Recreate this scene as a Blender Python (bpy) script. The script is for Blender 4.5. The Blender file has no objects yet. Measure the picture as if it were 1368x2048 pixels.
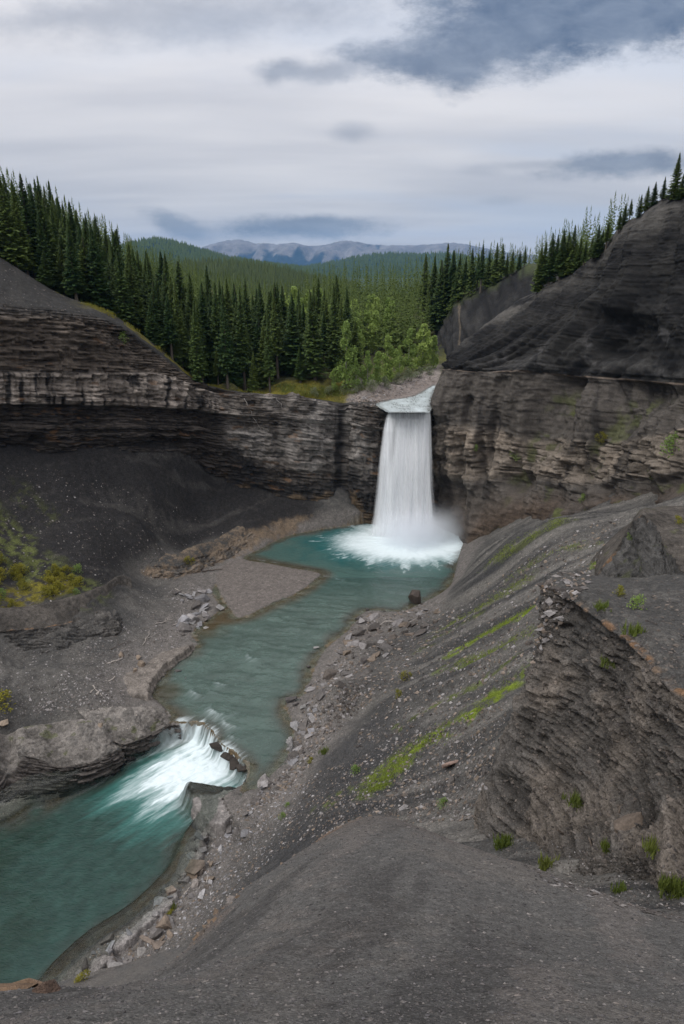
import bpy, bmesh, math, random
import numpy as np
from mathutils import Vector, Matrix
R = math.radians
S = bpy.context.scene
COL = S.collection

# ------------------------------------------------------------------ camera, sky, sun, exposure
CAMZ, PITCH, FPX = 40.0, R(19.5), 1365.0
cam = bpy.data.cameras.new('camera'); cam.sensor_fit = 'VERTICAL'; cam.sensor_height = 36.0; cam.sensor_width = 24.0
cam.lens = 36.0 * FPX / 2048.0; cam.clip_start = 0.1; cam.clip_end = 40000
co = bpy.data.objects.new('camera', cam); COL.objects.link(co)
co.location = (0, 0, CAMZ); co.rotation_euler = (math.pi / 2 - PITCH, 0, 0)
S.camera = co
S.view_settings.view_transform = 'Standard'; S.view_settings.look = 'None'
S.view_settings.gamma = 1.0; S.view_settings.use_curve_mapping = False
S.view_settings.exposure = 0.0
S.render.engine = 'CYCLES'
S.cycles.use_denoising = True
S.cycles.max_bounces = 10; S.cycles.diffuse_bounces = 3; S.cycles.glossy_bounces = 2
S.cycles.transparent_max_bounces = 24; S.cycles.volume_bounces = 8; S.cycles.transmission_bounces = 2
S.cycles.caustics_reflective = False; S.cycles.caustics_refractive = False
S.cycles.sample_clamp_indirect = 4.0
S.cycles.volume_step_rate = 2.0; S.cycles.volume_max_steps = 96

SUN_EL, SUN_AZ = R(52), R(240)       # soft light from behind the camera's left, through the cloud
def ray(px, py):
    u = (px - 684.0) / FPX; v = (1024.0 - py) / FPX
    return np.array([u, math.cos(PITCH) + v * math.sin(PITCH), -math.sin(PITCH) + v * math.cos(PITCH)])
def PY(px, py, y):
    d = ray(px, py); t = y / d[1]; return np.array([0, 0, CAMZ]) + d * t
def PZ(px, py, z):
    d = ray(px, py); t = (z - CAMZ) / d[2]; return np.array([0, 0, CAMZ]) + d * t

class NT:
    """small helper for node trees"""
    def __init__(s, nt): s.t = nt; s.n = nt.nodes; s.l = nt.links
    def node(s, typ, **kw):
        n = s.n.new(typ)
        for k, v in kw.items():
            if k.startswith('i_'):
                key = k[2:]
                key = int(key) if key.isdigit() else key.replace('_', ' ')
                s.set(n.inputs[key], v)
            else: setattr(n, k, v)
        return n
    def set(s, sock, v):
        if isinstance(v, bpy.types.NodeSocket): s.l.new(v, sock)
        else: sock.default_value = v
    def math(s, op, a, b=0.0, c=0.0, clamp=False):
        n = s.n.new('ShaderNodeMath'); n.operation = op; n.use_clamp = clamp
        s.set(n.inputs[0], a); s.set(n.inputs[1], b); s.set(n.inputs[2], c); return n.outputs[0]
    def ss(s, x, a, b):
        n = s.n.new('ShaderNodeMapRange'); n.interpolation_type = 'SMOOTHSTEP'
        s.set(n.inputs[0], x); s.set(n.inputs[1], a); s.set(n.inputs[2], b); n.inputs[3].default_value = 0; n.inputs[4].default_value = 1
        return n.outputs[0]
    def lin(s, x, a, b, c, d):
        n = s.n.new('ShaderNodeMapRange')
        s.set(n.inputs[0], x); s.set(n.inputs[1], a); s.set(n.inputs[2], b); s.set(n.inputs[3], c); s.set(n.inputs[4], d)
        return n.outputs[0]
    def mix(s, f, a, b, mode='MIX'):
        n = s.n.new('ShaderNodeMix'); n.data_type = 'RGBA'; n.blend_type = mode
        s.set(n.inputs[0], f); s.set(n.inputs[6], a); s.set(n.inputs[7], b); return n.outputs[2]
    def noise(s, vec, scale, detail=4, rough=0.55, dist=0.0, dim='3D'):
        n = s.n.new('ShaderNodeTexNoise'); n.noise_dimensions = dim
        s.set(n.inputs['Vector'], vec); n.inputs['Scale'].default_value = scale; n.inputs['Detail'].default_value = detail
        n.inputs['Roughness'].default_value = rough; n.inputs['Distortion'].default_value = dist
        return n.outputs[0]
    def mapv(s, vec, scale=(1, 1, 1), loc=(0, 0, 0), rot=(0, 0, 0)):
        n = s.n.new('ShaderNodeMapping'); s.set(n.inputs[0], vec)
        n.inputs['Scale'].default_value = scale; n.inputs['Location'].default_value = loc; n.inputs['Rotation'].default_value = rot
        return n.outputs[0]

def c4(r, g, b): return (r, g, b, 1.0)
# --- world: overcast cloud deck over a Nishita sky
W = bpy.data.worlds.new('World'); S.world = W; W.use_nodes = True
w = NT(W.node_tree); w.n.clear()
tc = w.node('ShaderNodeTexCoord').outputs['Generated']
sky = w.node('ShaderNodeTexSky'); sky.sky_type = 'NISHITA'; sky.sun_disc = False
sky.sun_elevation = SUN_EL; sky.sun_rotation = SUN_AZ; sky.air_density = 1.0; sky.dust_density = 0.6
sep = w.node('ShaderNodeSeparateXYZ'); w.l.new(tc, sep.inputs[0])
dx, dy, dz = sep.outputs
den = w.math('ADD', w.math('MAXIMUM', dz, 0.0), 0.14)
plane = w.node('ShaderNodeCombineXYZ')
w.l.new(w.math('DIVIDE', dx, den), plane.inputs[0]); w.l.new(w.math('DIVIDE', dy, den), plane.inputs[1])
pl = plane.outputs[0]
n1 = w.noise(w.mapv(pl, (0.55, 1.3, 1), rot=(0, 0, 0.12)), 1.0, 7, 0.5, 0.25)
n2 = w.noise(w.mapv(pl, (0.7, 2.0, 1), loc=(3, 7, 0), rot=(0, 0, 0.05)), 1.0, 4, 0.45, 0.5)
streak = w.math('ADD', w.math('MULTIPLY', n1, 0.6), w.math('MULTIPLY', n2, 0.4))
deck = w.mix(w.ss(streak, 0.30, 0.66), c4(0.60, 0.60, 0.64), c4(0.83, 0.81, 0.82))
gap = w.ss(w.noise(w.mapv(pl, (0.35, 0.9, 1), loc=(11.3, 2.2, 0)), 1.0, 4, 0.5, 0.3), 0.52, 0.70)
blue = w.mix(1.0, sky.outputs[0], c4(0.10, 0.10, 0.10), 'MULTIPLY')
deck = w.mix(w.math('MULTIPLY', gap, 0.45), deck, c4(0.60, 0.68, 0.82))
# dark clouds that hang below the deck, each at its own direction
az = w.math('DIVIDE', dx, w.math('MAXIMUM', dy, 0.05)); el = w.math('DIVIDE', dz, w.math('MAXIMUM', dy, 0.05))
aev = w.node('ShaderNodeCombineXYZ'); w.l.new(az, aev.inputs[0]); w.l.new(el, aev.inputs[1])
wn = w.node('ShaderNodeTexNoise'); w.l.new(w.mapv(aev.outputs[0], (1, 2.0, 1)), wn.inputs['Vector'])
wn.inputs['Scale'].default_value = 9.0; wn.inputs['Detail'].default_value = 10; wn.inputs['Roughness'].default_value = 0.7
wsep = w.node('ShaderNodeSeparateColor'); w.l.new(wn.outputs[1], wsep.inputs[0])
def cloud(px, py, wx, wy, lo, hi, tilt=0.0, warp=0.9):
    d = ray(px, py); a0, e0 = d[0] / d[1], d[2] / d[1]
    sa, se = wx / FPX / d[1], wy / FPX / d[1]
    da = w.math('SUBTRACT', az, a0); de = w.math('SUBTRACT', el, e0)
    de = w.math('SUBTRACT', de, w.math('MULTIPLY', da, tilt))
    a = w.math('DIVIDE', da, sa); e = w.math('DIVIDE', de, se)
    a = w.math('ADD', a, w.math('MULTIPLY', w.math('SUBTRACT', wsep.outputs[0], 0.5), 2 * warp))
    e = w.math('ADD', e, w.math('MULTIPLY', w.math('SUBTRACT', wsep.outputs[1], 0.5), 2 * warp))
    r = w.math('SQRT', w.math('ADD', w.math('MULTIPLY', a, a), w.math('MULTIPLY', e, e)))
    return w.ss(r, hi, lo)
CL = [(1330, 20, 170, 70, 0.45, 1.05, 0.1, 0.75, 0.97), (1130, 30, 340, 100, 0.45, 1.05, -0.02, 0.8, 1.0), (930, 105, 250, 80, 0.3, 1.05, 0.1, 0.85, 0.9), (760, 110, 130, 40, 0.2, 1.05, 0.1, 0.9, 0.7), (560, 142, 80, 30, 0.2, 1.05, 0, 0.95, 0.6),
      (650, 150, 85, 28, 0.2, 1.05, 0, 0.95, 0.55), (705, 264, 60, 22, 0.1, 1.2, 0, 0.7, 0.40), (1235, 332, 210, 36, 0.25, 1.05, 0.05, 0.85, 0.75), (1060, 330, 120, 10, 0.1, 1.2, 0, 0.8, 0.3),
      (360, 455, 100, 30, 0.25, 1.05, -0.25, 0.9, 0.62), (610, 455, 230, 29, 0.3, 1.05, 0, 0.85, 0.75), (960, 340, 50, 12, 0.1, 1.2, 0, 0.8, 0.2), (330, 30, 520, 60, 0.1, 1.3, 0.03, 0.8, 0.50),
      (1010, 400, 60, 12, 0.1, 1.2, 0, 0.8, 0.18)]
for c in CL:
    m = w.math('MULTIPLY', cloud(*c[:8]), c[8])
    tx = w.lin(w.noise(w.mapv(aev.outputs[0], (1, 2.2, 1), loc=(CL.index(c), 0, 0)), 13.0, 7, 0.6, 0.4), .3, .7, 0, 1)
    deck = w.mix(m, deck, w.mix(tx, c4(0.10, 0.14, 0.22), c4(0.24, 0.285, 0.37)))
# an overcast sky grows brighter towards the zenith (CIE overcast distribution)
cie = w.math('MULTIPLY', w.math('ADD', 1.0, w.math('MULTIPLY', w.math('MAXIMUM', dz, 0.0), 2.0)), 1 / 1.30)
cv = w.node('ShaderNodeCombineColor', i_0=cie, i_1=cie, i_2=cie)
deck = w.mix(1.0, deck, cv.outputs[0], 'MULTIPLY')
skyc = w.mix(0.93, blue, deck)
SKY_K = 0.96
bg = w.node('ShaderNodeBackground'); w.l.new(skyc, bg.inputs[0]); bg.inputs[1].default_value = SKY_K
wo = w.node('ShaderNodeOutputWorld'); w.l.new(bg.outputs[0], wo.inputs[0])

sun = bpy.data.lights.new('sun', 'SUN'); sun.energy = 1.5; sun.angle = R(22); sun.color = (1.0, 0.97, 0.92)
so = bpy.data.objects.new('sun', sun); COL.objects.link(so)
sd_ = Vector((math.sin(SUN_AZ) * math.cos(SUN_EL), math.cos(SUN_AZ) * math.cos(SUN_EL), math.sin(SUN_EL)))
so.rotation_euler = sd_.to_track_quat('Z', 'Y').to_euler()

# ------------------------------------------------------------------ numpy noise
def _h(ix, iy, iz, seed):
    with np.errstate(over='ignore'):
        h = (ix.astype(np.uint32) * np.uint32(374761393) + iy.astype(np.uint32) * np.uint32(668265263)
             + iz.astype(np.uint32) * np.uint32(2147483647) + np.uint32((seed * 974711 + 12345) & 0xffffffff))
        h = (h ^ (h >> np.uint32(13))) * np.uint32(1274126177)
        h = (h ^ (h >> np.uint32(15))) * np.uint32(2246822519)
        h = h ^ (h >> np.uint32(16))
    return h.astype(np.float64) / 4294967295.0
def hash2(a, b, seed=0):
    return _h(np.asarray(a).astype(np.int64), np.asarray(b).astype(np.int64), np.zeros_like(np.asarray(a).astype(np.int64)), seed)
def vn(x, y, z, seed=0):
    xi, yi, zi = np.floor(x).astype(np.int64), np.floor(y).astype(np.int64), np.floor(z).astype(np.int64)
    fx, fy, fz = x - xi, y - yi, z - zi
    fx = fx * fx * fx * (fx * (fx * 6 - 15) + 10); fy = fy * fy * fy * (fy * (fy * 6 - 15) + 10); fz = fz * fz * fz * (fz * (fz * 6 - 15) + 10)
    r = 0
    for a in (0, 1):
        wx = fx if a else 1 - fx
        for b in (0, 1):
            wy = fy if b else 1 - fy
            for c in (0, 1):
                wz = fz if c else 1 - fz
                r = r + wx * wy * wz * _h(xi + a, yi + b, zi + c, seed)
    return r * 2 - 1
def fbm(x, y, z=None, oct=4, seed=0, gain=0.5):
    if z is None: z = np.zeros_like(x) + 0.37
    r = 0; a = 1.0; tot = 0
    for o in range(oct):
        k = 2.03 ** o
        r = r + a * vn(x * k + o * 13.7, y * k + o * 7.1, z * k + o * 3.3, seed + o); tot += a; a *= gain
    return r / tot
def vn2(x, y, seed=0):
    xi, yi = np.floor(x).astype(np.int64), np.floor(y).astype(np.int64)
    fx, fy = x - xi, y - yi
    fx = fx * fx * (3 - 2 * fx); fy = fy * fy * (3 - 2 * fy)
    z = np.zeros_like(xi); r = 0
    for a in (0, 1):
        wx = fx if a else 1 - fx
        for b in (0, 1):
            r = r + wx * (fy if b else 1 - fy) * _h(xi + a, yi + b, z, seed)
    return r * 2 - 1
def fbm2(x, y, oct=4, seed=0, gain=0.5):
    r = 0; a = 1.0; tot = 0
    for o in range(oct):
        k = 2.03 ** o
        r = r + a * vn2(x * k + o * 13.7, y * k + o * 7.1, seed + o); tot += a; a *= gain
    return r / tot
def sst(x, a, b):
    t = np.clip((x - a) / (b - a), 0, 1); return t * t * (3 - 2 * t)
def lerp(a, b, t): return a + (b - a) * t
def cmix(c, col, m):
    return c + (np.asarray(col) - c) * np.asarray(m)[..., None]

class RBF:
    def __init__(s, pts, c=3.0, smooth=0.02):
        p = np.asarray(pts, float); s.p = p[:, :2]; s.c = c; n = len(p)
        A = np.zeros((n + 3, n + 3)); A[:n, :n] = s.k(s.p, s.p) ; A[:n, :n] -= np.eye(n) * smooth
        A[:n, n] = 1; A[:n, n + 1:] = s.p; A[n, :n] = 1; A[n + 1:, :n] = s.p.T
        b = np.zeros(n + 3); b[:n] = p[:, 2]
        s.wt = np.linalg.solve(A, b)
    def k(s, a, b):
        d = a[:, None, :] - b[None]; return np.sqrt((d ** 2).sum(-1) + s.c ** 2)
    def __call__(s, x, y):
        sh = np.shape(x); q = np.stack([np.ravel(x), np.ravel(y)], 1).astype(float); out = np.empty(len(q)); n = len(s.p)
        for i in range(0, len(q), 20000):
            qq = q[i:i + 20000]; out[i:i + 20000] = s.k(qq, s.p) @ s.wt[:n] + s.wt[n] + qq @ s.wt[n + 1:]
        return out.reshape(sh)

def seg_dist(x, y, poly, closed=False):
    """distance to a polyline, with the parameter along it"""
    best = np.full(np.shape(x), 1e9); par = np.zeros(np.shape(x)); p = np.asarray(poly, float)[:, :2]
    m = len(p) if closed else len(p) - 1; acc = 0.0
    for i in range(m):
        a, b = p[i], p[(i + 1) % len(p)]; d = b - a; L2 = max(d @ d, 1e-9)
        t = np.clip(((x - a[0]) * d[0] + (y - a[1]) * d[1]) / L2, 0, 1)
        dd = np.hypot(x - a[0] - t * d[0], y - a[1] - t * d[1])
        k = dd < best; best = np.where(k, dd, best); par = np.where(k, acc + t * math.sqrt(L2), par); acc += math.sqrt(L2)
    return best, par
def inside(x, y, poly):
    p = np.asarray(poly, float); r = np.zeros(np.shape(x), bool); j = len(p) - 1
    for i in range(len(p)):
        yi, yj = p[i][1], p[j][1]
        if yi != yj:
            c = ((yi > y) != (yj > y)) & (x < (p[j][0] - p[i][0]) * (y - yi) / (yj - yi) + p[i][0]); r ^= c
        j = i
    return r
def sdf(x, y, poly):
    d, _ = seg_dist(x, y, poly, True); return np.where(inside(x, y, poly), d, -d)     # positive inside
def smooth_poly(pts, n=4, closed=False):
    p = np.asarray(pts, float); N = len(p); out = []
    for i in range(N if closed else N - 1):
        g = (lambda k: p[k % N]) if closed else (lambda k: p[min(max(k, 0), N - 1)])
        p0, p1, p2, p3 = g(i - 1), g(i), g(i + 1), g(i + 2)
        for k in range(n):
            t = k / n
            out.append(0.5 * (2 * p1 + (p2 - p0) * t + (2 * p0 - 5 * p1 + 4 * p2 - p3) * t * t + (3 * p1 - p0 - 3 * p2 + p3) * t ** 3))
    if not closed: out.append(p[-1])
    return np.array(out)

# ------------------------------------------------------------------ mesh helpers
def tag(o, label=None, cat=None, group=None, kind=None):
    if label: o['label'] = label
    if cat: o['category'] = cat
    if group: o['group'] = group
    if kind: o['kind'] = kind
    return o
def mesh_np(name, V, F, mat=None, attrs=None, smooth=True):
    """V (n,3); F (m,3) or (m,4) arrays or list of such"""
    me = bpy.data.meshes.new(name); V = np.ascontiguousarray(V, dtype=np.float32)
    Fs = F if isinstance(F, list) else [F]
    me.vertices.add(len(V)); me.vertices.foreach_set('co', V.ravel())
    loops = np.concatenate([f.ravel() for f in Fs]).astype(np.int32)
    tot = np.concatenate([np.full(len(f), f.shape[1], np.int32) for f in Fs])
    me.loops.add(len(loops)); me.loops.foreach_set('vertex_index', loops)
    me.polygons.add(len(tot)); me.polygons.foreach_set('loop_start', np.concatenate([[0], np.cumsum(tot)[:-1]]).astype(np.int32))
    try: me.polygons.foreach_set('loop_total', tot)
    except Exception: pass
    me.polygons.foreach_set('use_smooth', np.full(len(tot), smooth, bool))
    for k, a in (attrs or {}).items():
        a = np.asarray(a, np.float32)
        if a.ndim == 2:
            at = me.attributes.new(k, 'FLOAT_COLOR', 'POINT'); c = np.ones((len(V), 4), np.float32); c[:, :3] = a; at.data.foreach_set('color', c.ravel())
        else:
            at = me.attributes.new(k, 'FLOAT', 'POINT'); at.data.foreach_set('value', a)
    me.update(calc_edges=True)
    if mat: me.materials.append(mat)
    return me
def link(name, me, parent=None):
    o = bpy.data.objects.new(name, me); COL.objects.link(o)
    if parent is not None: o.parent = parent
    return o
def grid_faces(nr, nc, keep=None):
    i = np.arange(nr * nc).reshape(nr, nc)
    f = np.stack([i[:-1, :-1], i[:-1, 1:], i[1:, 1:], i[1:, :-1]], -1).reshape(-1, 4)
    if keep is not None:
        k = keep.ravel(); f = f[k[f].all(1)]
    return f
def compact(V, F, attrs=None):
    used = np.zeros(len(V), bool); used[F.ravel()] = True
    m = np.cumsum(used) - 1
    return V[used], m[F], {k: np.asarray(a)[used] for k, a in (attrs or {}).items()}
def hermite(P, counts):
    """chord-length cubic through control rows P (n, ..., 3), sampled counts[i] per interval"""
    n = len(P); L = [np.mean(np.linalg.norm(P[i + 1] - P[i], axis=-1)) + 1e-6 for i in range(n - 1)]
    T = []
    for i in range(n):
        if i == 0: T.append((P[1] - P[0]) / L[0])
        elif i == n - 1: T.append((P[-1] - P[-2]) / L[-1])
        else:
            a, b = (P[i] - P[i - 1]) / L[i - 1], (P[i + 1] - P[i]) / L[i]
            T.append((a * L[i] + b * L[i - 1]) / (L[i] + L[i - 1]) * 0.85)
    out = []
    for i in range(n - 1):
        for k in range(counts[i]):
            t = k / counts[i]; t2, t3 = t * t, t ** 3
            out.append((2 * t3 - 3 * t2 + 1) * P[i] + (t3 - 2 * t2 + t) * L[i] * T[i] + (-2 * t3 + 3 * t2) * P[i + 1] + (t3 - t2) * L[i] * T[i + 1])
    out.append(P[-1]); return np.array(out)
def loft(ctrl, du, dv, rowmax=None):
    """ctrl: rows x cols x 3 -> dense grid rows x cols x 3, row parameter"""
    P = np.asarray(ctrl, float)
    cr = [max(2, int(math.ceil(np.percentile(np.linalg.norm(P[i + 1] - P[i], axis=-1), 92) / dv))) for i in range(len(P) - 1)]
    G = hermite(P, cr)
    Q = np.swapaxes(P, 0, 1)
    cc = [max(2, int(math.ceil(np.median(np.linalg.norm(Q[i + 1] - Q[i], axis=-1)) / du))) for i in range(len(Q) - 1)]
    G = np.swapaxes(hermite(np.swapaxes(G, 0, 1), cc), 0, 1)
    rp = np.concatenate([i + np.arange(c) / c for i, c in enumerate(cr)] + [[len(P) - 1.0]])
    cp = np.concatenate([i + np.arange(c) / c for i, c in enumerate(cc)] + [[len(Q) - 1.0]])
    return G, rp, cp
def gnormals(G):
    a = np.gradient(G, axis=0); b = np.gradient(G, axis=1); n = np.cross(a, b)
    return n / (np.linalg.norm(n, axis=-1, keepdims=True) + 1e-9)

# ------------------------------------------------------------------ materials
def new_mat(name):
    m = bpy.data.materials.new(name); m.use_nodes = True; t = NT(m.node_tree); t.n.clear()
    out = t.node('ShaderNodeOutputMaterial'); return m, t, out
def rock_mat(name, bump=0.05, speck=0.0, speck_scale=6.0, fine=1.0, rough=0.9, spec=0.12, wet=False):
    m, t, out = new_mat(name)
    pos = t.node('ShaderNodeNewGeometry').outputs['Position']
    col = t.node('ShaderNodeAttribute', attribute_name='col').outputs['Color']
    a = t.noise(pos, 1.7 * fine, 6, 0.6); b = t.noise(pos, 9.0 * fine, 5, 0.65); c = t.noise(pos, 34.0 * fine, 3, 0.6)
    k = t.math('ADD', t.math('MULTIPLY', t.lin(a, .3, .7, -1, 1), 0.26), t.math('MULTIPLY', t.lin(b, .3, .7, -1, 1), 0.34))
    k = t.math('ADD', t.math('ADD', k, t.math('MULTIPLY', t.lin(c, .3, .7, -1, 1), 0.22)), 1.0)
    kk = t.node('ShaderNodeCombineColor')
    for i in range(3): t.l.new(k, kk.inputs[i])
    base = t.mix(1.0, col, kk.outputs[0], 'MULTIPLY')
    h = t.math('ADD', t.math('MULTIPLY', b, 0.6), t.math('MULTIPLY', c, 0.25))
    if speck:
        v = t.node('ShaderNodeTexVoronoi'); v.feature = 'F1'; t.l.new(pos, v.inputs['Vector']); v.inputs['Scale'].default_value = speck_scale
        v2 = t.node('ShaderNodeTexVoronoi'); v2.feature = 'F1'; t.l.new(pos, v2.inputs['Vector']); v2.inputs['Scale'].default_value = speck_scale * 2.7
        vs = t.node('ShaderNodeSeparateColor'); t.l.new(v.outputs['Color'], vs.inputs[0])
        vs2 = t.node('ShaderNodeSeparateColor'); t.l.new(v2.outputs['Color'], vs2.inputs[0])
        chip = t.math('MULTIPLY', t.ss(vs.outputs[0], 0.86, 0.97), t.ss(v.outputs['Distance'], 0.42, 0.25))
        chip2 = t.math('MULTIPLY', t.ss(vs2.outputs[0], 0.78, 0.97), t.ss(v2.outputs['Distance'], 0.42, 0.25))
        chips = t.math('MAXIMUM', chip, t.math('MULTIPLY', chip2, 0.8))
        base = t.mix(t.math('MULTIPLY', chips, speck), base, t.mix(vs.outputs[1], t.mix(1.0, col, c4(2.6, 2.4, 2.3), 'MULTIPLY'), t.mix(1.0, col, c4(1.8, 1.75, 1.75), 'MULTIPLY')))
        cell = t.math('MULTIPLY', t.lin(vs2.outputs[2], 0, 1, -0.22, 0.22), 1.0)
        base = t.mix(1.0, base, t.node('ShaderNodeCombineColor', i_0=t.math('ADD', cell, 1.0), i_1=t.math('ADD', cell, 1.0), i_2=t.math('ADD', cell, 1.0)).outputs[0], 'MULTIPLY')
        h = t.math('ADD', h, t.math('ADD', t.math('MULTIPLY', chips, 0.5), t.math('MULTIPLY', t.math('SUBTRACT', 0.6, v2.outputs['Distance']), 0.5)))
    bp = t.node('ShaderNodeBump'); bp.inputs['Strength'].default_value = 1.0; bp.inputs['Distance'].default_value = bump; t.l.new(h, bp.inputs['Height'])
    p = t.node('ShaderNodeBsdfPrincipled'); t.l.new(base, p.inputs['Base Color']); p.inputs['Roughness'].default_value = rough
    p.inputs['Specular IOR Level'].default_value = spec; t.l.new(bp.outputs[0], p.inputs['Normal'])
    if wet:
        wa = t.node('ShaderNodeAttribute', attribute_name='wet').outputs['Fac']
        t.l.new(t.lin(wa, 0, 1, rough, 0.42), p.inputs['Roughness'])
    t.l.new(p.outputs[0], out.inputs[0]); return m

M_CLIFF = rock_mat('bedded_rock', 0.12, fine=1.0)
M_SHALE = rock_mat('shale_slope', 0.06, speck=0.35, speck_scale=3.2, fine=1.0)
M_FORE = rock_mat('foreground_shale', 0.05, speck=0.8, speck_scale=14.0, fine=5.0)
M_GROUND = rock_mat('valley_ground', 0.09, speck=0.6, speck_scale=3.6, fine=1.1, wet=True)
M_CRAG = rock_mat('crag_rock', 0.09, speck=0.45, speck_scale=4.0, fine=1.8)

# rock palette (linear albedo)
SHALE = np.array([0.060, 0.058, 0.055]); SHALE_D = np.array([0.033, 0.033, 0.034]); SHALE_L = np.array([0.115, 0.108, 0.098])
PALE = np.array([0.30, 0.26, 0.225]); MIDR = np.array([0.150, 0.130, 0.113]); BLACK = np.array([0.020, 0.019, 0.019])
TAN = np.array([0.23, 0.165, 0.105]); RUST = np.array([0.26, 0.14, 0.065]); GRIT = np.array([0.165, 0.150, 0.138])
MOSS = np.array([0.115, 0.145, 0.035]); MOSS_D = np.array([0.075, 0.085, 0.03]); YELLOW = np.array([0.23, 0.20, 0.035])

def strata(s, zr, P, seed, tmin=0.14, tmax=0.5, lo=-30, hi=60):
    """bedding: (bed hash, block hash, groove, bed index) for height zr and run s"""
    rng = np.random.RandomState(seed)
    th = tmin + (tmax - tmin) * rng.rand(int((hi - lo) / tmin)) ** 2.2
    b = lo + np.cumsum(th)
    zz = zr + 0.35 * fbm(P[..., 0] * .06, P[..., 1] * .06, P[..., 2] * .03, 3, seed) + 0.05 * fbm(P[..., 0] * .7, P[..., 1] * .7, P[..., 2] * .2, 2, seed + 5)
    i = np.clip(np.searchsorted(b, zz.ravel()).reshape(zz.shape), 1, len(b) - 1)
    t = th[i]; fr = (b[i] - zz) / t
    bed = .45 * hash2(i, i * 0 + 3, seed) + .55 * (.5 + .5 * vn2(s * (.10 / (t + .15)) + 31 * hash2(i, i * 0 + 4, seed), i * 7.31 + .5, seed + 3))
    ln = t * (1.6 + 3.5 * hash2(i, i * 0 + 9, seed)) + 0.25
    pos = s / ln + hash2(i, i * 0 + 5, seed) * 17 + 0.25 * fbm(P[..., 0] * .9, P[..., 1] * .9, P[..., 2] * .9, 2, seed + 8)
    ce = np.floor(pos); blk = hash2(i, ce, seed + 1); fx = np.abs(pos - ce - 0.5) * 2
    gr = np.maximum(sst(np.minimum(fr, 1 - fr) * t, 0.07, 0.0), 0.7 * sst((1 - fx) * ln, 0.12, 0.0))
    return bed, blk, gr, i
# ------------------------------------------------------------------ river outlines
def zup(y): return -0.55 * sst(75.0 - y, 0.0, 27.0)
ZLO = -2.2
def pxpoly(pts, z): return np.array([PZ(a, b, z)[:2] for a, b in pts])
def pxz(pts): return np.array([PZ(a, b, c)[:2] for a, b, c in pts])
def pxpoly_up(pts):
    out = []
    for a, b in pts:
        p = PZ(a, b, 0.0); p = PZ(a, b, float(zup(p[1]))); out.append(p[:2])
    return np.array(out)
UP_PX = [(600, 1066), (690, 1052), (760, 1042), (800, 1038), (870, 1040), (925, 1065), (922, 1100), (905, 1165), (880, 1188), (845, 1206), (800, 1224), (735, 1222), (700, 1258),
         (650, 1300), (628, 1340), (610, 1390), (575, 1402), (582, 1440), (590, 1470), (575, 1512), (540, 1552), (515, 1576), (480, 1582), (492, 1532), (442, 1492), (405, 1455),
         (345, 1452), (336, 1430), (303, 1390), (312, 1365), (345, 1320), (395, 1290), (383, 1266), (425, 1232), (440, 1215), (425, 1188), (430, 1166), (442, 1190), (466, 1226), (486, 1234),
         (545, 1207), (598, 1184), (632, 1158), (640, 1147), (600, 1139), (535, 1127), (486, 1117), (520, 1098), (560, 1078)]
LO_PX = [(345, 1480), (250, 1520), (190, 1562), (110, 1597), (60, 1608), (0, 1645), (-200, 1730), (-420, 1900), (-420, 2200), (-150, 2140), (60, 2010), (110, 1956), (180, 1892), (270, 1832), (345, 1752),
         (370, 1692), (402, 1642), (376, 1602), (386, 1590), (478, 1574), (492, 1532), (442, 1492), (405, 1452), (345, 1450)]
UP = smooth_poly(pxpoly_up(UP_PX), 3, True)
LO = smooth_poly(pxz([(a, b, -.75 if (a, b) in ((492, 1532), (442, 1492), (405, 1452), (345, 1450), (478, 1574)) else ZLO) for a, b in LO_PX]), 3, True)
LEDGE = np.array([PZ(a, b, -0.9)[:2] for a, b in [(335, 1448), (375, 1452), (407, 1458), (425, 1482), (450, 1500), (478, 1525), (492, 1548), (482, 1580)]])

def zwater(x, y):
    lo = sdf(x, y, LO); t = sst(lo, -0.5, 1.1)
    return lerp(zup(y), ZLO, t)

# ------------------------------------------------------------------ valley ground
VP = []
def A(px, py, z): VP.append(PZ(px, py, z))
def AY(px, py, y): VP.append(PY(px, py, y))
for a, b in UP_PX[::1]: p = PZ(a, b, 0.0); VP.append([p[0], p[1], float(zup(p[1])) + 0.05])
for a, b in LO_PX[:-6]: A(a, b, ZLO + 0.05)
FOOT = []
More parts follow.
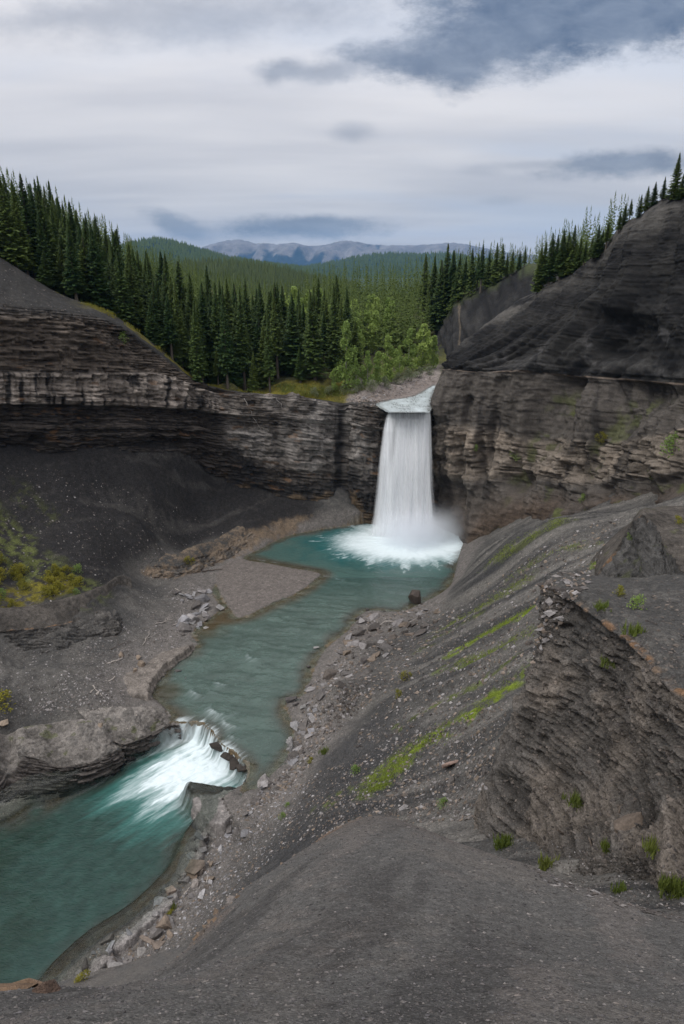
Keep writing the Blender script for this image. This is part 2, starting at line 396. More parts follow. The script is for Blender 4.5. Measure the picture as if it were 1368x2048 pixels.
# top of the left scree at the wall, and the wall's foot round to the falls
for a in [(-250, 905, 80), (-120, 905, 83), (0, 905, 87.5), (120, 900, 91.5), (210, 895, 95.5), (300, 900, 99.8), (350, 908, 102), (400, 938, 105), (430, 965, 106.3), (480, 985, 106.8), (560, 1000, 106.8), (650, 1012, 107), (760, 1036, 107)]: FOOT.append(PY(*a))
VP += [list(p) for p in smooth_poly(np.array(FOOT), 5)]
for a in [(-250, 960, 74), (-100, 980, 78), (0, 1000, 81.9), (0, 1040, 79.5), (130, 960, 88), (130, 1040, 82.7)]: AY(*a)
for a in [(0, 1150, 6.8), (0, 1235, 5.0), (90, 1235, 4.4), (80, 1120, 7.2), (150, 1160, 5.3), (190, 1205, 3.9), (255, 1178, 2.8), (200, 1100, 6.3), (280, 1050, 6.9), (300, 985, 9.6), (300, 1060, 5.0), (220, 1000, 9.8), (385, 1000, 6.2), (350, 1060, 3.8), (420, 1050, 2.8), (500, 1045, 2.8), (600, 1040, 1.6),
          (45, 1315, 2.1), (150, 1300, 1.5), (230, 1255, 1.35), (285, 1200, 1.25), (290, 1152, 1.3), (335, 1140, 1.2), (400, 1118, 0.9), (450, 1100, 0.7), (380, 1170, 0.75), (350, 1230, 0.8), (260, 1280, 1.2), (320, 1290, 0.5), (200, 1340, 1.25), (265, 1400, 0.45),
          (0, 1325, 3.4), (100, 1345, 2.7), (190, 1400, 1.5), (0, 1410, 2.0), (140, 1430, 0.5), (-150, 1320, 6), (-150, 1230, 9), (-200, 1100, 15), (-150, 1450, 2.5), (-200, 1600, 1.0), (40, 1480, -0.9), (200, 1480, -1.0), (300, 1450, -0.6),
          (520, 1165, 0.32), (480, 1195, 0.3), (560, 1165, 0.2)]: A(*a)
# right bank and scree slope
for a in [(860, 1230, 1.0), (800, 1290, 1.6), (740, 1290, 0.7), (690, 1360, 0.7), (900, 1250, 4.0), (960, 1110, 4.6), (920, 1130, 1.2), (1000, 1150, 8.2), (800, 1360, 3.2), (700, 1420, 1.2), (650, 1480, 0.9), (750, 1420, 3.0), (880, 1340, 6.3),
          (700, 1500, 2.9), (620, 1560, 0.9), (600, 1610, 1.5), (560, 1600, -0.2), (520, 1640, -0.6), (480, 1680, -1.0), (450, 1620, -1.75), (420, 1690, -1.6), (430, 1760, -1.2), (380, 1800, -1.6), (330, 1850, -1.75), (290, 1900, -1.7), (230, 1930, -1.85), (190, 1970, -1.8),
          (1040, 1060, 11.5), (1120, 1050, 14.2), (1060, 1230, 12.3), (1045, 1350, 12.6), (970, 1300, 9.8), (1000, 1450, 12.8), (900, 1450, 8.9), (950, 1550, 12.0), (850, 1550, 8.2), (780, 1580, 6.5), (900, 1650, 12.2), (740, 1640, 7.6), (640, 1690, 5.0), (540, 1760, 2.6),
          (960, 1640, 14.2)]: A(*a)
for a in [(1130, 1040, 84.5), (1200, 1020, 78.5), (1300, 1020, 71.5), (1400, 990, 61.5), (1200, 1130, 55), (1150, 1160, 48), (1300, 1130, 45), (1450, 1100, 40), (990, 1720, 21), (1100, 1762, 17.2), (1250, 1802, 14.3), (1368, 1812, 13.2), (1500, 1830, 12)]: AY(*a)
for a in [(12, 24, 19), (14, 32, 20.5), (22, 30, 23), (24, 40, 19.5), (0, 26, 12.0), (0, 18, 20), (-6, 22, 8), (-10, 17, 11.5), (-15, 22, 0.5), (-14, 14, 10), (-18, 10, 10), (-24, 14, 2), (4, 14, 24), (10, 9, 29), (30, 20, 28), (38, 40, 20.5),
          (0, 55, 3.0), (-28, 24, -2.1), (38, 112, 26), (50, 80, 29), (-65, 60, 24), (-60, 90, 25), (-10, 112, 8), (12, 112, 4), (16, 6, 29.5), (30, 6, 33), (12, 2, 30), (0, 6, 26), (0, 10, 25), (-6, 8, 20), (6, 5, 27.5), (-20, 3, 6), (-32, 6, -1.9), (46, 10, 34)]: VP.append(a)
vrbf = RBF(VP, 2.0, 0.05)

BAR = smooth_poly(pxpoly([(430, 1162), (442, 1190), (466, 1226), (486, 1234), (545, 1207), (598, 1184), (632, 1158), (640, 1147), (600, 1139), (535, 1127), (486, 1117), (440, 1135)], 0.0), 3, True)
def vground(x, y):
    z = vrbf(x, y)
    su = sdf(x, y, UP); sl = sdf(x, y, LO)
    out = np.minimum(-su, -sl)                                    # distance from the water
    zu = zup(y)
    slope = sst(z, 1.8, 5.0)
    # roughness: lumps everywhere, rills down the scree
    far = sst(out, 0.0, 3.5)
    z = z + far * (0.30 * fbm2(x * .22, y * .22, 4, 11) + 0.10 * fbm2(x * 1.1, y * 1.1, 3, 12))
    rx = sst(x, -8, 2) * slope
    q = (y + 0.42 * x) + 0.9 * fbm2(x * .12, y * .12, 2, 21)
    rill = fbm2(q * 0.75, x * .05, 4, 22, 0.6)
    z = z + rx * (0.58 * rill + 0.32 * np.abs(fbm2(q * 2.1, x * .09, 2, 23)))
    lx = sst(-x, 14, 22) * slope
    ql = (y - 0.9 * x) * .7 + 0.8 * fbm2(x * .1, y * .1, 2, 31)
    z = z + lx * (0.22 * fbm2(ql * .8, (x + y) * .06, 4, 32, 0.6))
    # ledgy terraces in the undercut bank on the left
    tb = sst(out, 2, 5) * sst(-x, 24, 28) * sst(z, 1.3, 2.0) * (1 - sst(z, 4.2, 6.0)) * sst(-y, -84, -76)
    st = 0.45; zs = (np.floor(z / st) + sst(z / st - np.floor(z / st), 0.55, 1.0)) * st + 0.1 * fbm2(x * 1.5, y * 1.5, 2, 41)
    z = lerp(z, zs, 0.85 * tb)
    z = z + far * (.10 * np.abs(fbm2(x * .8, y * .8, 4, 17)) + .05 * fbm2(x * 2.6, y * 2.6, 3, 18)) * (.4 + .6 * slope)
    z = z + sst(sl, -4.5, -3.0) * (1 - sst(sl, -.9, -.3)) * (.34 * np.round(fbm2(x * .55, y * .55, 4, 19, .6) * 5) / 5 + .10 * fbm2(x * 2.2, y * 2.2, 3, 20)) * (x > -26)
    # shores and bed
    zo = np.maximum(z, np.where(-sl < -su, ZLO, zu) + 0.03 + 0.10 * np.clip(out, 0, 1.5) + 0.03 * fbm2(x * 1.7, y * 1.7, 2, 14))
    wob = 0.35 * fbm2(x * .7, y * .7, 3, 15)
    du = su + wob * sst(su, -1, 0.5); dl = sl + wob * sst(sl, -1, .5)
    bu = zu - 0.02 - np.minimum(0.13 * np.clip(su, 0, 99), 0.55 + 0.6 * sst(y, 80, 98)) * 1.0 + 0.05 * fbm2(x * 1.3, y * 1.3, 3, 16)
    bl = ZLO - 0.04 - np.minimum(0.30 * np.clip(sl, 0, 99), 1.6)
    r = np.where(su > 0, np.minimum(zo, bu), zo)
    bench = np.where(sl > 0, bl, r)
    return bench, out, su, sl, slope

xs = np.concatenate([np.arange(-66, -44, 0.4), np.arange(-44, 22, 0.21), np.arange(22, 46, 0.3)])
ys = np.concatenate([np.arange(2, 10.3, 0.4), np.arange(10.3, 50, 0.17), np.arange(50, 80, 0.22), np.arange(80, 112, 0.3)])
X, Y = np.meshgrid(xs, ys)
Zg, OUT, SU, SL, SLOPE = vground(X, Y)

# albedo of the valley floor
fb = fbm2(X * .35, Y * .35, 5, 51); fb2 = fbm2(X * 1.6, Y * 1.6, 4, 52)
C = np.zeros(X.shape + (3,)) + SHALE * 1.2
C = cmix(C, SHALE_L * 1.15, 0.6 * sst(fb, -0.25, 0.45))
bank = (1 - sst(OUT, 2.0, 7.5)) * (1 - sst(Zg, 1.8, 3.2))
C = cmix(C, GRIT, bank * (0.75 + 0.4 * fb2).clip(0, 1))
rightslope = sst(X, -8, -1) * SLOPE
q = (Y + 0.42 * X) + 0.9 * fbm2(X * .12, Y * .12, 2, 21)
stre = fbm2(q * 0.9, X * .05, 4, 61, 0.6)
C = cmix(C, SHALE_D, rightslope * sst(stre, 0.05, 0.45) * 0.7)
C = cmix(C, SHALE_L * 1.35, rightslope * sst(-stre, 0.0, 0.4) * 0.8)
dark_foot = sst(-stre + .2 * fb, -.3, .3)
# left scree: near black, with paler runs
ls = np.maximum(sst(-X, 13, 19) * SLOPE * sst(Y, 62, 74), sst(-X, 2, 6) * sst(Zg, 1.1, 1.9) * sst(Y, 88, 93))
C = cmix(C, BLACK * 1.25, ls * 0.94)
ql = (Y - 0.9 * X) * .7 + 0.8 * fbm2(X * .1, Y * .1, 2, 31)
C = cmix(C, SHALE_L * .9, ls * sst(fbm2(ql * .9, (X + Y) * .05, 4, 33) + .4 * fb2, 0.15, 0.6) * 0.35)
# pale brown bedrock toe round the pool
toe = np.array([PZ(a, b, z)[:2] for a, b, z in [(300, 1148, 1.2), (370, 1135, 1.1), (410, 1122, .9), (470, 1095, .8), (530, 1070, 1.), (590, 1045, 1.), (660, 1030, 1.), (740, 1030, 1.)]])
td, tp = seg_dist(X, Y, toe)
tm = sst(td + 1.2 * fb2 + .9 * fb, 1.8, 0.3) * (Y > 78) * (1 - sst(Zg + .4 * fb2, 1.5, 2.3))
C = cmix(C, lerp(TAN, MIDR, 0.35 + .3 * fb2[..., None]) * 0.8, tm * 0.9)
Zg = Zg + np.where(SU < 0, tm * (0.28 * np.round(fbm2(X * .9, Y * .9, 3, 71) * 4) / 4 + .12), 0) * (1 - sst(OUT, 0.0, 0.1) * 0) * sst(OUT, 0.05, 0.6)
bm = sst(sdf(X, Y, BAR), -0.2, 0.5)
C = cmix(C, np.array([0.150, 0.132, 0.120]), bm * 0.9)
# wet margin, river bed
wet = sst(0.3 - OUT + 0.25 * fb2, 0.0, 0.35)
bed = (SU > 0) | (SL > 0)
C = np.where(bed[..., None], lerp(np.array([0.12, 0.088, 0.05]), np.array([0.16, 0.15, 0.12]), sst(fb2, -.4, .4)[..., None]), C)
C = cmix(C, C * 0.6, np.where(bed, 0, wet * 0.7))
# bare dark shale between the river strip and the ridge
def hitz(px, py):
    d = ray(px, py); t = np.arange(8, 135, 0.12); x = d[0] * t; y = d[1] * t; z = CAMZ + d[2] * t
    g = vrbf(x, y); k = np.argmax(z < g); return np.array([x[k], y[k], g[k]])
dk = np.array([hitz(*p)[:2] for p in [(760, 1420), (650, 1520), (590, 1620), (470, 1790), (520, 1800), (640, 1690), (740, 1640), (800, 1570), (880, 1470)]])
C = cmix(C, SHALE_D * 1.35, sst(sdf(X, Y, dk) + 1.6 * fb + .5 * fb2, -1.2, 1.2) * .75)
# moss and grass, as streaks that follow the gullies
GRASS_SPOTS = []
def hitz(px, py):
    d = ray(px, py); t = np.arange(8, 135, 0.12); x = d[0] * t; y = d[1] * t; z = CAMZ + d[2] * t
    g = vrbf(x, y); k = np.argmax(z < g); return np.array([x[k], y[k], g[k]])
def moss(pxs, wid, col, dens, thr=0.0):
    global C
    pl = np.array([hitz(*p)[:2] for p in pxs]); d, par = seg_dist(X, Y, pl)
    nz = fbm2(X * 1.9, Y * 1.9, 4, 81) + 0.8 * fbm2(q * 1.6, X * .25, 3, 82)
    m = sst(d + 0.45 * wid * fbm2(X * .6, Y * .6, 3, 83), wid, wid * 0.35) * sst(nz + .8 * fbm2(X * 3.1, Y * 3.1, 3, 84), thr - .1, thr + .3) * (~bed)
    C = cmix(C, np.asarray(col) * (0.8 + .5 * fb2[..., None].clip(-.5, 1)), np.clip(m * dens, 0, 1))
    GRASS_SPOTS.append((pl, wid, dens, col))
moss([(770, 1545), (850, 1490), (930, 1440), (1035, 1358)], 1.7, (0.17, 0.22, 0.03), 1.0, -0.1)
moss([(740, 1590), (800, 1540)], 1.4, (0.13, 0.165, 0.03), 0.7, 0.1)
moss([(905, 1312), (960, 1278), (1020, 1245), (1070, 1220)], 1.15, (0.16, 0.21, 0.03), 1.0, -0.35)
moss([(880, 1345), (960, 1318), (1060, 1268)], 0.9, (0.11, 0.135, 0.04), 0.8, -0.1)
moss([(860, 1275), (930, 1235), (1010, 1190), (1055, 1165)], 1.4, MOSS_D * 1.3, 0.75, 0.0)
moss([(990, 1120), (1060, 1080), (1125, 1042)], 1.6, MOSS_D * 1.2, 0.75, -0.1)
moss([(1020, 1160), (1100, 1110), (1200, 1090)], 0.8, MOSS_D * 1.3, 0.6, 0.0)
moss([(1190, 1140), (1210, 1120)], 0.5, (0.13, 0.17, 0.03), 0.8, -0.3)
moss([(800, 1450), (870, 1410), (960, 1370), (1030, 1310)], 0.8, (0.11, 0.135, 0.035), 0.8, 0.05)
moss([(640, 1620), (720, 1570), (790, 1520)], 1.0, (0.12, 0.145, 0.035), 0.75, 0.1)
moss([(840, 1300), (900, 1265), (960, 1230)], 1.0, (0.10, 0.12, 0.035), 0.75, 0.0)
moss([(600, 1530), (640, 1505)], 0.9, MOSS_D * 1.2, 0.5, 0.1)
moss([(0, 1085), (60, 1120), (120, 1165), (170, 1180)], 3.6, MOSS_D * 1.5, 0.9, -0.2)
moss([(20, 1195), (70, 1190), (110, 1170)], 3.0, YELLOW * 0.75, 0.95, -0.25)
moss([(0, 1050), (40, 1080)], 3.0, MOSS_D * 1.4, 0.75, -0.1)
moss([(40, 990), (110, 1040)], 2.0, MOSS_D, 0.5, 0.15)
G = np.stack([X, Y, Zg], -1)
keep = np.ones(X.shape, bool)
F = grid_faces(*X.shape)
V, F, at = compact(G.reshape(-1, 3), F, {'col': C.reshape(-1, 3), 'wet': np.where(bed, 0, wet).ravel()})
# winding: rows go +y, columns +x -> up
link('valley_ground', mesh_np('valley_ground', V, F, M_GROUND, at)); tag(bpy.data.objects['valley_ground'], kind='structure')

# ------------------------------------------------------------------ cliffs
def C3(rows): return [[PY(*p) for p in r] for r in rows]
LC_COLS = [  # R0 edge, R1 brow, R2 top of pale band, R3 its foot (undercut), R4 scree line, R5 buried
 [(-260, 400, 90), (-260, 600, 80), (-260, 742, 79), (-260, 808, 78.5), (-260, 905, 79.5), (-260, 980, 82)],
 [(-120, 450, 94), (-120, 615, 84.5), (-120, 743, 83.5), (-120, 808, 83), (-120, 905, 83.8), (-120, 980, 86)],
 [(0, 515, 97), (0, 630, 88.3), (0, 744, 87.3), (0, 808, 86.6), (0, 905, 88), (0, 985, 90)],
 [(120, 588, 99), (120, 637, 92.8), (120, 745, 91.7), (120, 809, 91), (120, 902, 92.2), (120, 980, 94.5)],
 [(212, 622, 99.5), (210, 650, 96.5), (210, 746, 95.2), (210, 812, 94.5), (210, 898, 96), (210, 980, 98.5)],
 [(250, 645, 101), (255, 668, 98.4), (257, 746, 97.2), (258, 812, 96.6), (258, 895, 98), (258, 980, 100.5)],
 [(310, 690, 103), (305, 705, 101), (302, 746, 99.8), (300, 814, 98.8), (300, 893, 100.4), (300, 985, 103)],
 [(355, 728, 105), (352, 737, 103.6), (352, 757, 102.4), (352, 817, 101.3), (352, 893, 102.6), (352, 1000, 105)],
 [(402, 764, 107), (402, 770, 105.8), (402, 778, 105.2), (402, 820, 103.9), (402, 915, 105.4), (402, 1030, 107.5)],
 [(432, 772, 109), (432, 777, 107.6), (432, 785, 107), (432, 827, 105.8), (432, 942, 107), (432, 1050, 108.5)],
 [(482, 783, 109.5), (482, 786, 108), (482, 793, 107.4), (482, 831, 106.4), (482, 970, 107.5), (482, 1070, 108.5)],
 [(560, 789, 111), (560, 791, 109), (560, 797, 108.4), (560, 836, 107.6), (560, 1002, 107.5), (560, 1080, 108)],
 [(645, 799, 112), (645, 802, 110.2), (645, 807, 109.4), (645, 845, 108.8), (645, 1014, 107.8), (645, 1080, 108)],
 [(685, 806, 112), (685, 810, 110.6), (685, 815, 110), (685, 850, 110), (685, 1020, 108.4), (685, 1080, 108.4)],
 [(706, 804, 111), (706, 808, 108.8), (706, 816, 107.8), (706, 852, 107.6), (706, 1022, 107.6), (706, 1080, 108)],
 [(760, 806, 110), (760, 810.5, 106.4), (760, 819, 105.5), (760, 860, 105.9), (760, 1035, 106.8), (760, 1085, 107)],
 [(800, 816, 110), (800, 821, 107), (800, 829, 106.4), (800, 868, 106.6), (800, 1045, 107), (800, 1090, 107.5)],
 [(862, 816, 110), (862, 821, 107.2), (862, 829, 106.8), (862, 868, 107), (862, 1050, 107.5), (862, 1090, 108)],
 [(950, 810, 112), (950, 816, 109), (950, 826, 109), (950, 868, 109), (950, 1050, 110), (950, 1090, 110)]]
LC = np.array([[PY(*c[r]) for c in LC_COLS] for r in range(6)])
G, rp, cp = loft(LC, 0.18, 0.145)
NR, NC = G.shape[:2]
nrm = gnormals(G)
if nrm[NR // 2, NC // 2, 1] > 0: nrm = -nrm
hn = nrm.copy(); hn[..., 2] *= 0.25; hn /= np.linalg.norm(hn, axis=-1, keepdims=True)
cpg = np.broadcast_to(cp, (NR, NC)); rpg = np.broadcast_to(rp[:, None], (NR, NC))
zref = np.interp(cp, np.arange(len(LC_COLS)), LC[3, :, 2]); zr = G[..., 2] - zref[None]
slen = np.concatenate([[0], np.cumsum(np.linalg.norm(np.diff(G[NR // 2], axis=0), axis=1))]); s = np.broadcast_to(slen, (NR, NC))
b1, k1, g1, i1 = strata(s, zr, G, 101, 0.5, 1.9)
b2, k2, g2, i2 = strata(s, zr, G, 102, 0.13, 0.5)
b3, k3, g3, i3 = strata(s, zr * 1.0, G, 103, 0.10, 0.22)
lowf = fbm(G[..., 0] * .13, G[..., 1] * .13, G[..., 2] * .05, 4, 104); mid = fbm(G[..., 0] * .5, G[..., 1] * .5, G[..., 2] * .25, 4, 105); fin = fbm(G[..., 0] * 1.8, G[..., 1] * 1.8, G[..., 2] * 1.8, 3, 106)
rock = sst(rpg, 0.75, 1.05) * (1 - sst(rpg, 4.15, 4.6))          # where the wall is rock
band = sst(rpg, 1.97, 2.03) * (1 - sst(rpg, 2.97, 3.03)) * (1 - sst(cpg, 8.7, 9.6))   # the pale band
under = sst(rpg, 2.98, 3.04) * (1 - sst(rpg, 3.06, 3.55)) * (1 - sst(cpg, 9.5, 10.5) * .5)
upper = sst(rpg, 0.9, 1.1) * (1 - sst(rpg, 1.9, 2.0)) * (1 - sst(cpg, 8, 9))
right_w = sst(cpg, 9.0, 10.0)
colj = np.floor(s / 1.1 + 1.2 * fbm(s * .35, zr * .12, None, 2, 107)); pill = hash2(colj, colj * 0, 108)     # joints that split the pale band into pillars
fj = np.abs(s / 1.1 + 1.2 * fbm(s * .35, zr * .12, None, 2, 107) - colj - .5) * 2
disp = rock * ((0.80 * (b1 - .5) + 0.85 * (k1 - .5) - .42 * g1) * (1 - .35 * right_w) + (0.42 * (b2 - .5) + 0.46 * (k2 - .5) + .18 * (k3 - .5) - 0.22 * g2) * (1 - .5 * right_w) + 1.2 * lowf + 0.6 * mid + .16 * fin)
disp += band * (0.55 + 0.7 * (pill - .5) - 0.3 * sst(fj, .75, 1.0)) - under * (.80 + 0.3 * mid)
disp -= right_w * rock * sst(np.abs(cpg - 13.0 + .12 * mid), .55, .0) * 0.5     # dark cleft
bare = 1 - rock
disp += bare * (0.35 * lowf + 0.22 * mid + 0.07 * fin) * sst(rpg, 0.0, 0.3)
Gd = G + hn * disp[..., None]
gul = fbm(s * .5, rpg * .4, None, 4, 109)
C = np.zeros(G.shape) + MIDR * 0.62
C = cmix(C, SHALE * .72, bare * 1.0)
C = cmix(C, SHALE_L * .7, bare * sst(gul, .0, .45) * .7)
tone = 0.62 + 0.38 * b2 + 0.42 * (k2 - .5) + 0.34 * (b1 - .5) + .3 * (k3 - .5) + .5 * mid
C = np.where((rock > .3)[..., None], C * np.clip(tone, .25, 1.9)[..., None], C)
C = cmix(C, np.array([0.105, 0.085, 0.068]) * np.clip(tone, .4, 1.5)[..., None], upper * .75)
C = cmix(C, PALE * 0.95 * np.clip(.75 + .5 * (pill - .5) + .55 * mid + .35 * (k2 - .5), .25, 1.2)[..., None], band * .95)
# wet black stains that run down from the seeps
stn = fbm(s * 1.3, zr * .10, None, 4, 110); stn2 = fbm(s * .22, zr * .25, None, 3, 111)
C = cmix(C, BLACK, np.clip(band * sst(stn + .7 * stn2 + .25 * sst(3.6 - cpg, 0, 1.6), .22, .45), 0, 1) * .92)
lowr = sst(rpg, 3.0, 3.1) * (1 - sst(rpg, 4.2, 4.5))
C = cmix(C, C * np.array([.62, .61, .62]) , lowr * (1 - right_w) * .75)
C = cmix(C, BLACK * 1.3, lowr * sst(stn2 + .4 * mid, .1, .5) * (1 - right_w * .45) * .65)
C = cmix(C, SHALE_D * .8, rock * right_w * sst(rpg + .45 * stn2 + .25 * mid, 3.45, 3.8) * .8)
C = cmix(C, np.array([.265, .245, .225]) * np.clip(tone, .5, 1.4)[..., None], rock * right_w * (1 - sst(rpg + .4 * stn2, 3.2, 3.75)) * sst(fbm(s * .16, zr * .2, None, 3, 112), -.3, .25) * .85)
C = cmix(C, BLACK, rock * right_w * sst(np.abs(cpg - 12.9 + .3 * stn), .3, .08) * .85)
C = cmix(C, BLACK * 1.2, rock * sst(cpg, 13.6, 15) * sst(stn + .5 * mid, -.1, .3) * sst(rpg, 2.4, 3.2) * .7)
C = cmix(C, TAN * .62 * np.clip(tone, .5, 1.4)[..., None], right_w * sst(rpg + .3 * mid + .2 * stn2, 3.86, 4.0) * .8)
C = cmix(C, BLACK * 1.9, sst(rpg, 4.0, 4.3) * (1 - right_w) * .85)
brow = sst(.22, .02, 0) + sst(np.abs(rpg - .25 + .2 * mid), .35, .1) * sst(cpg, 3, 4.5)
C = cmix(C, YELLOW * .7, np.clip(brow * sst(fbm(s * .5, rpg * 2, None, 3, 113), -.15, .2), 0, 1) * sst(cpg, 1.2, 4) * (1 - sst(cpg, 11.5, 12.5)) * .85)
C = cmix(C, RUST * .6, rock * sst(fbm(s * .5, zr * 1.5, None, 3, 114), .38, .55) * .5)
F = grid_faces(NR, NC)[:, ::1]
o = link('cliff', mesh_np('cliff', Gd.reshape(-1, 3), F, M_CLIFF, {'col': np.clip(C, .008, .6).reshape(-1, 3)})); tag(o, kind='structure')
LC_EDGE = Gd[0].copy()

# right-hand cliff and the black shale slopes above it
RC_COLS = [ # buried, base, pale foot, pale top, mid, ledge, slope, upper slope, crest, behind
 [(866, 1120, 112), (864, 1060, 110), (864, 950, 110), (864, 870, 110), (858, 806, 110), (884, 738, 114), (893, 728, 117), (898, 716, 122), (903, 706, 128), (903, 706, 140)],
 [(882, 1120, 106.5), (878, 1060, 106), (872, 950, 105.6), (866, 862, 105.2), (856, 806, 104.6), (890, 738, 106.5), (897, 728, 108), (907, 715, 111), (916, 700, 117), (917, 700, 130)],
 [(916, 1130, 101), (916, 1075, 101), (914, 950, 101.8), (913, 862, 102), (914, 805, 102.4), (930, 740, 103.5), (945, 715, 106), (960, 685, 109.5), (974, 655, 118), (976, 655, 135)],
 [(958, 1130, 96), (960, 1072, 96), (973, 955, 98), (983, 870, 99.3), (985, 812, 100), (1000, 742, 101), (1020, 700, 103.5), (1036, 650, 107.5), (1046, 603, 117), (1048, 604, 135)],
 [(1040, 1110, 90.5), (1040, 1040, 91), (1050, 950, 93.5), (1060, 890, 95), (1066, 812, 96.7), (1080, 745, 98), (1095, 690, 100.5), (1108, 625, 105), (1112, 565, 114), (1115, 566, 132)],
 [(1108, 1110, 85.5), (1110, 1040, 86), (1120, 965, 88), (1130, 890, 89.3), (1140, 820, 90.8), (1150, 751, 93), (1160, 680, 95.5), (1174, 600, 100), (1180, 522, 109), (1185, 524, 128)],
 [(1190, 1090, 79.5), (1190, 1022, 80), (1200, 955, 82), (1210, 890, 83.2), (1220, 820, 84.6), (1230, 756, 87), (1240, 670, 89.5), (1245, 570, 94), (1234, 470, 103), (1240, 470, 122)],
 [(1285, 1080, 72.5), (1288, 1022, 73), (1290, 955, 75), (1295, 880, 76.8), (1300, 820, 78), (1310, 763, 80), (1316, 670, 82.5), (1318, 560, 88), (1298, 436, 98), (1300, 432, 118)],
 [(1400, 1060, 62.5), (1400, 990, 63), (1400, 925, 65.5), (1400, 850, 68), (1400, 810, 70), (1400, 768, 72.5), (1400, 660, 75), (1396, 540, 81), (1366, 402, 93), (1366, 395, 112)],
 [(1560, 1040, 52), (1560, 970, 52.5), (1560, 900, 55), (1560, 840, 57.5), (1560, 805, 60), (1560, 772, 62), (1560, 660, 65), (1540, 520, 71), (1470, 360, 84), (1470, 350, 104)],
 [(1760, 1000, 44), (1760, 950, 45), (1760, 880, 47), (1760, 830, 49), (1760, 790, 51), (1760, 760, 53), (1740, 640, 57), (1700, 500, 63), (1600, 330, 78), (1600, 310, 98)]]
RC = np.array([[PY(*c[r]) for c in RC_COLS] for r in range(10)])
G, rp, cp = loft(RC, 0.19, 0.165)
NR, NC = G.shape[:2]; nrm = gnormals(G)
if nrm[NR // 3, NC // 2, 0] > 0: nrm = -nrm
hn = nrm.copy(); hn[..., 2] *= 0.4; hn /= np.linalg.norm(hn, axis=-1, keepdims=True)
cpg = np.broadcast_to(cp, (NR, NC)); rpg = np.broadcast_to(rp[:, None], (NR, NC))
zref = np.interp(cp, np.arange(len(RC_COLS)), RC[5, :, 2]); zr = G[..., 2] - zref[None]
k = int(np.argmin(np.abs(rp - 4))); slen = np.concatenate([[0], np.cumsum(np.linalg.norm(np.diff(G[k], axis=0), axis=1))]); s = np.broadcast_to(slen, (NR, NC))
b1, k1, g1, i1 = strata(s, zr, G, 201, 0.5, 1.8); b2, k2, g2, i2 = strata(s, zr, G, 202, 0.13, 0.45); b3, k3, g3, i3 = strata(s, zr, G, 203, 0.1, 0.24)
lowf = fbm(G[..., 0] * .13, G[..., 1] * .13, G[..., 2] * .06, 4, 204); mid = fbm(G[..., 0] * .5, G[..., 1] * .5, G[..., 2] * .25, 4, 205); fin = fbm(G[..., 0] * 1.8, G[..., 1] * 1.8, G[..., 2] * 1.8, 3, 206)
wall = 1 - sst(rpg, 4.93, 5.02)
foot = 1 - sst(rpg + .25 * mid, 1.0, 1.9)
pale = sst(rpg + .12 * lowf, 1.85, 2.1) * (1 - sst(rpg + .15 * lowf, 3.0, 3.25))
blocky = wall * (0.35 + 0.65 * pale)
# buttresses and gullies
up_ = (rpg - 5).clip(0, 9)
but = np.abs(fbm(s * .085 + .15 * zr * .1 - .62 * up_, rpg * .10, None, 3, 207)); but2 = np.abs(fbm(s * .3 - 1.9 * up_, rpg * .30, None, 3, 208))
disp = wall * (1 - .6 * foot) * (.30 * (b1 - .5) + .13 * (b2 - .5) + .10 * (k3 - .5) + .20 * fin + .45 * mid) + pale * (.8 * (k1 - .5) + .28 * (k2 - .5) - .30 * g1) + (1 - pale) * wall * (.22 * (k1 - .5) + .12 * (k2 - .5))
disp += 2.1 * wall * (but * 2 - .6) + .9 * wall * (but2 - .3) + (1 - wall) * (2.7 * (but * 2 - .5) + 1.6 * (but2 - .3) + 0.42 * (b1 - .5) + .24 * (b2 - .5) + .12 * (k3 - .5) + .3 * mid + .12 * fin) * (1 - sst(rpg, 7.6, 8.2) * .8) + .5 * lowf + .25 * mid + .07 * fin
disp += sst(np.abs(rpg - 4.97 + .03 * mid), .05, .015) * (0.30 + .5 * (k2 - .5)) * sst(fbm(s * .25, s * 0, None, 3, 221), -.4, .2)            # the thin hard ledge
# gullies that cut the wall from the ledge down
GUL = [[(1140, 755, 93), (1112, 830, 90), (1086, 885, 91.5), (1060, 935, 92), (1030, 985, 91)], [(1275, 768, 83), (1242, 830, 82), (1206, 890, 82.5), (1180, 965, 82)], [(934, 800, 102), (926, 900, 101), (918, 1010, 100)], [(1000, 760, 101), (985, 850, 99.5), (965, 960, 97.5)]]
gulm = np.zeros((NR, NC))
for gi, gp in enumerate(GUL):
    gd_, _ = seg_dist(G[..., 0] + .5 * mid, G[..., 2], [tuple(PY(*p)[[0, 2]]) for p in gp]); gm_ = sst(gd_, (2.0, 1.8, 1.0, 1.0)[gi], .1) * wall; disp -= (2.6, 2.3, 1.2, 1.1)[gi] * gm_; gulm = np.maximum(gulm, gm_ * (gi < 2))
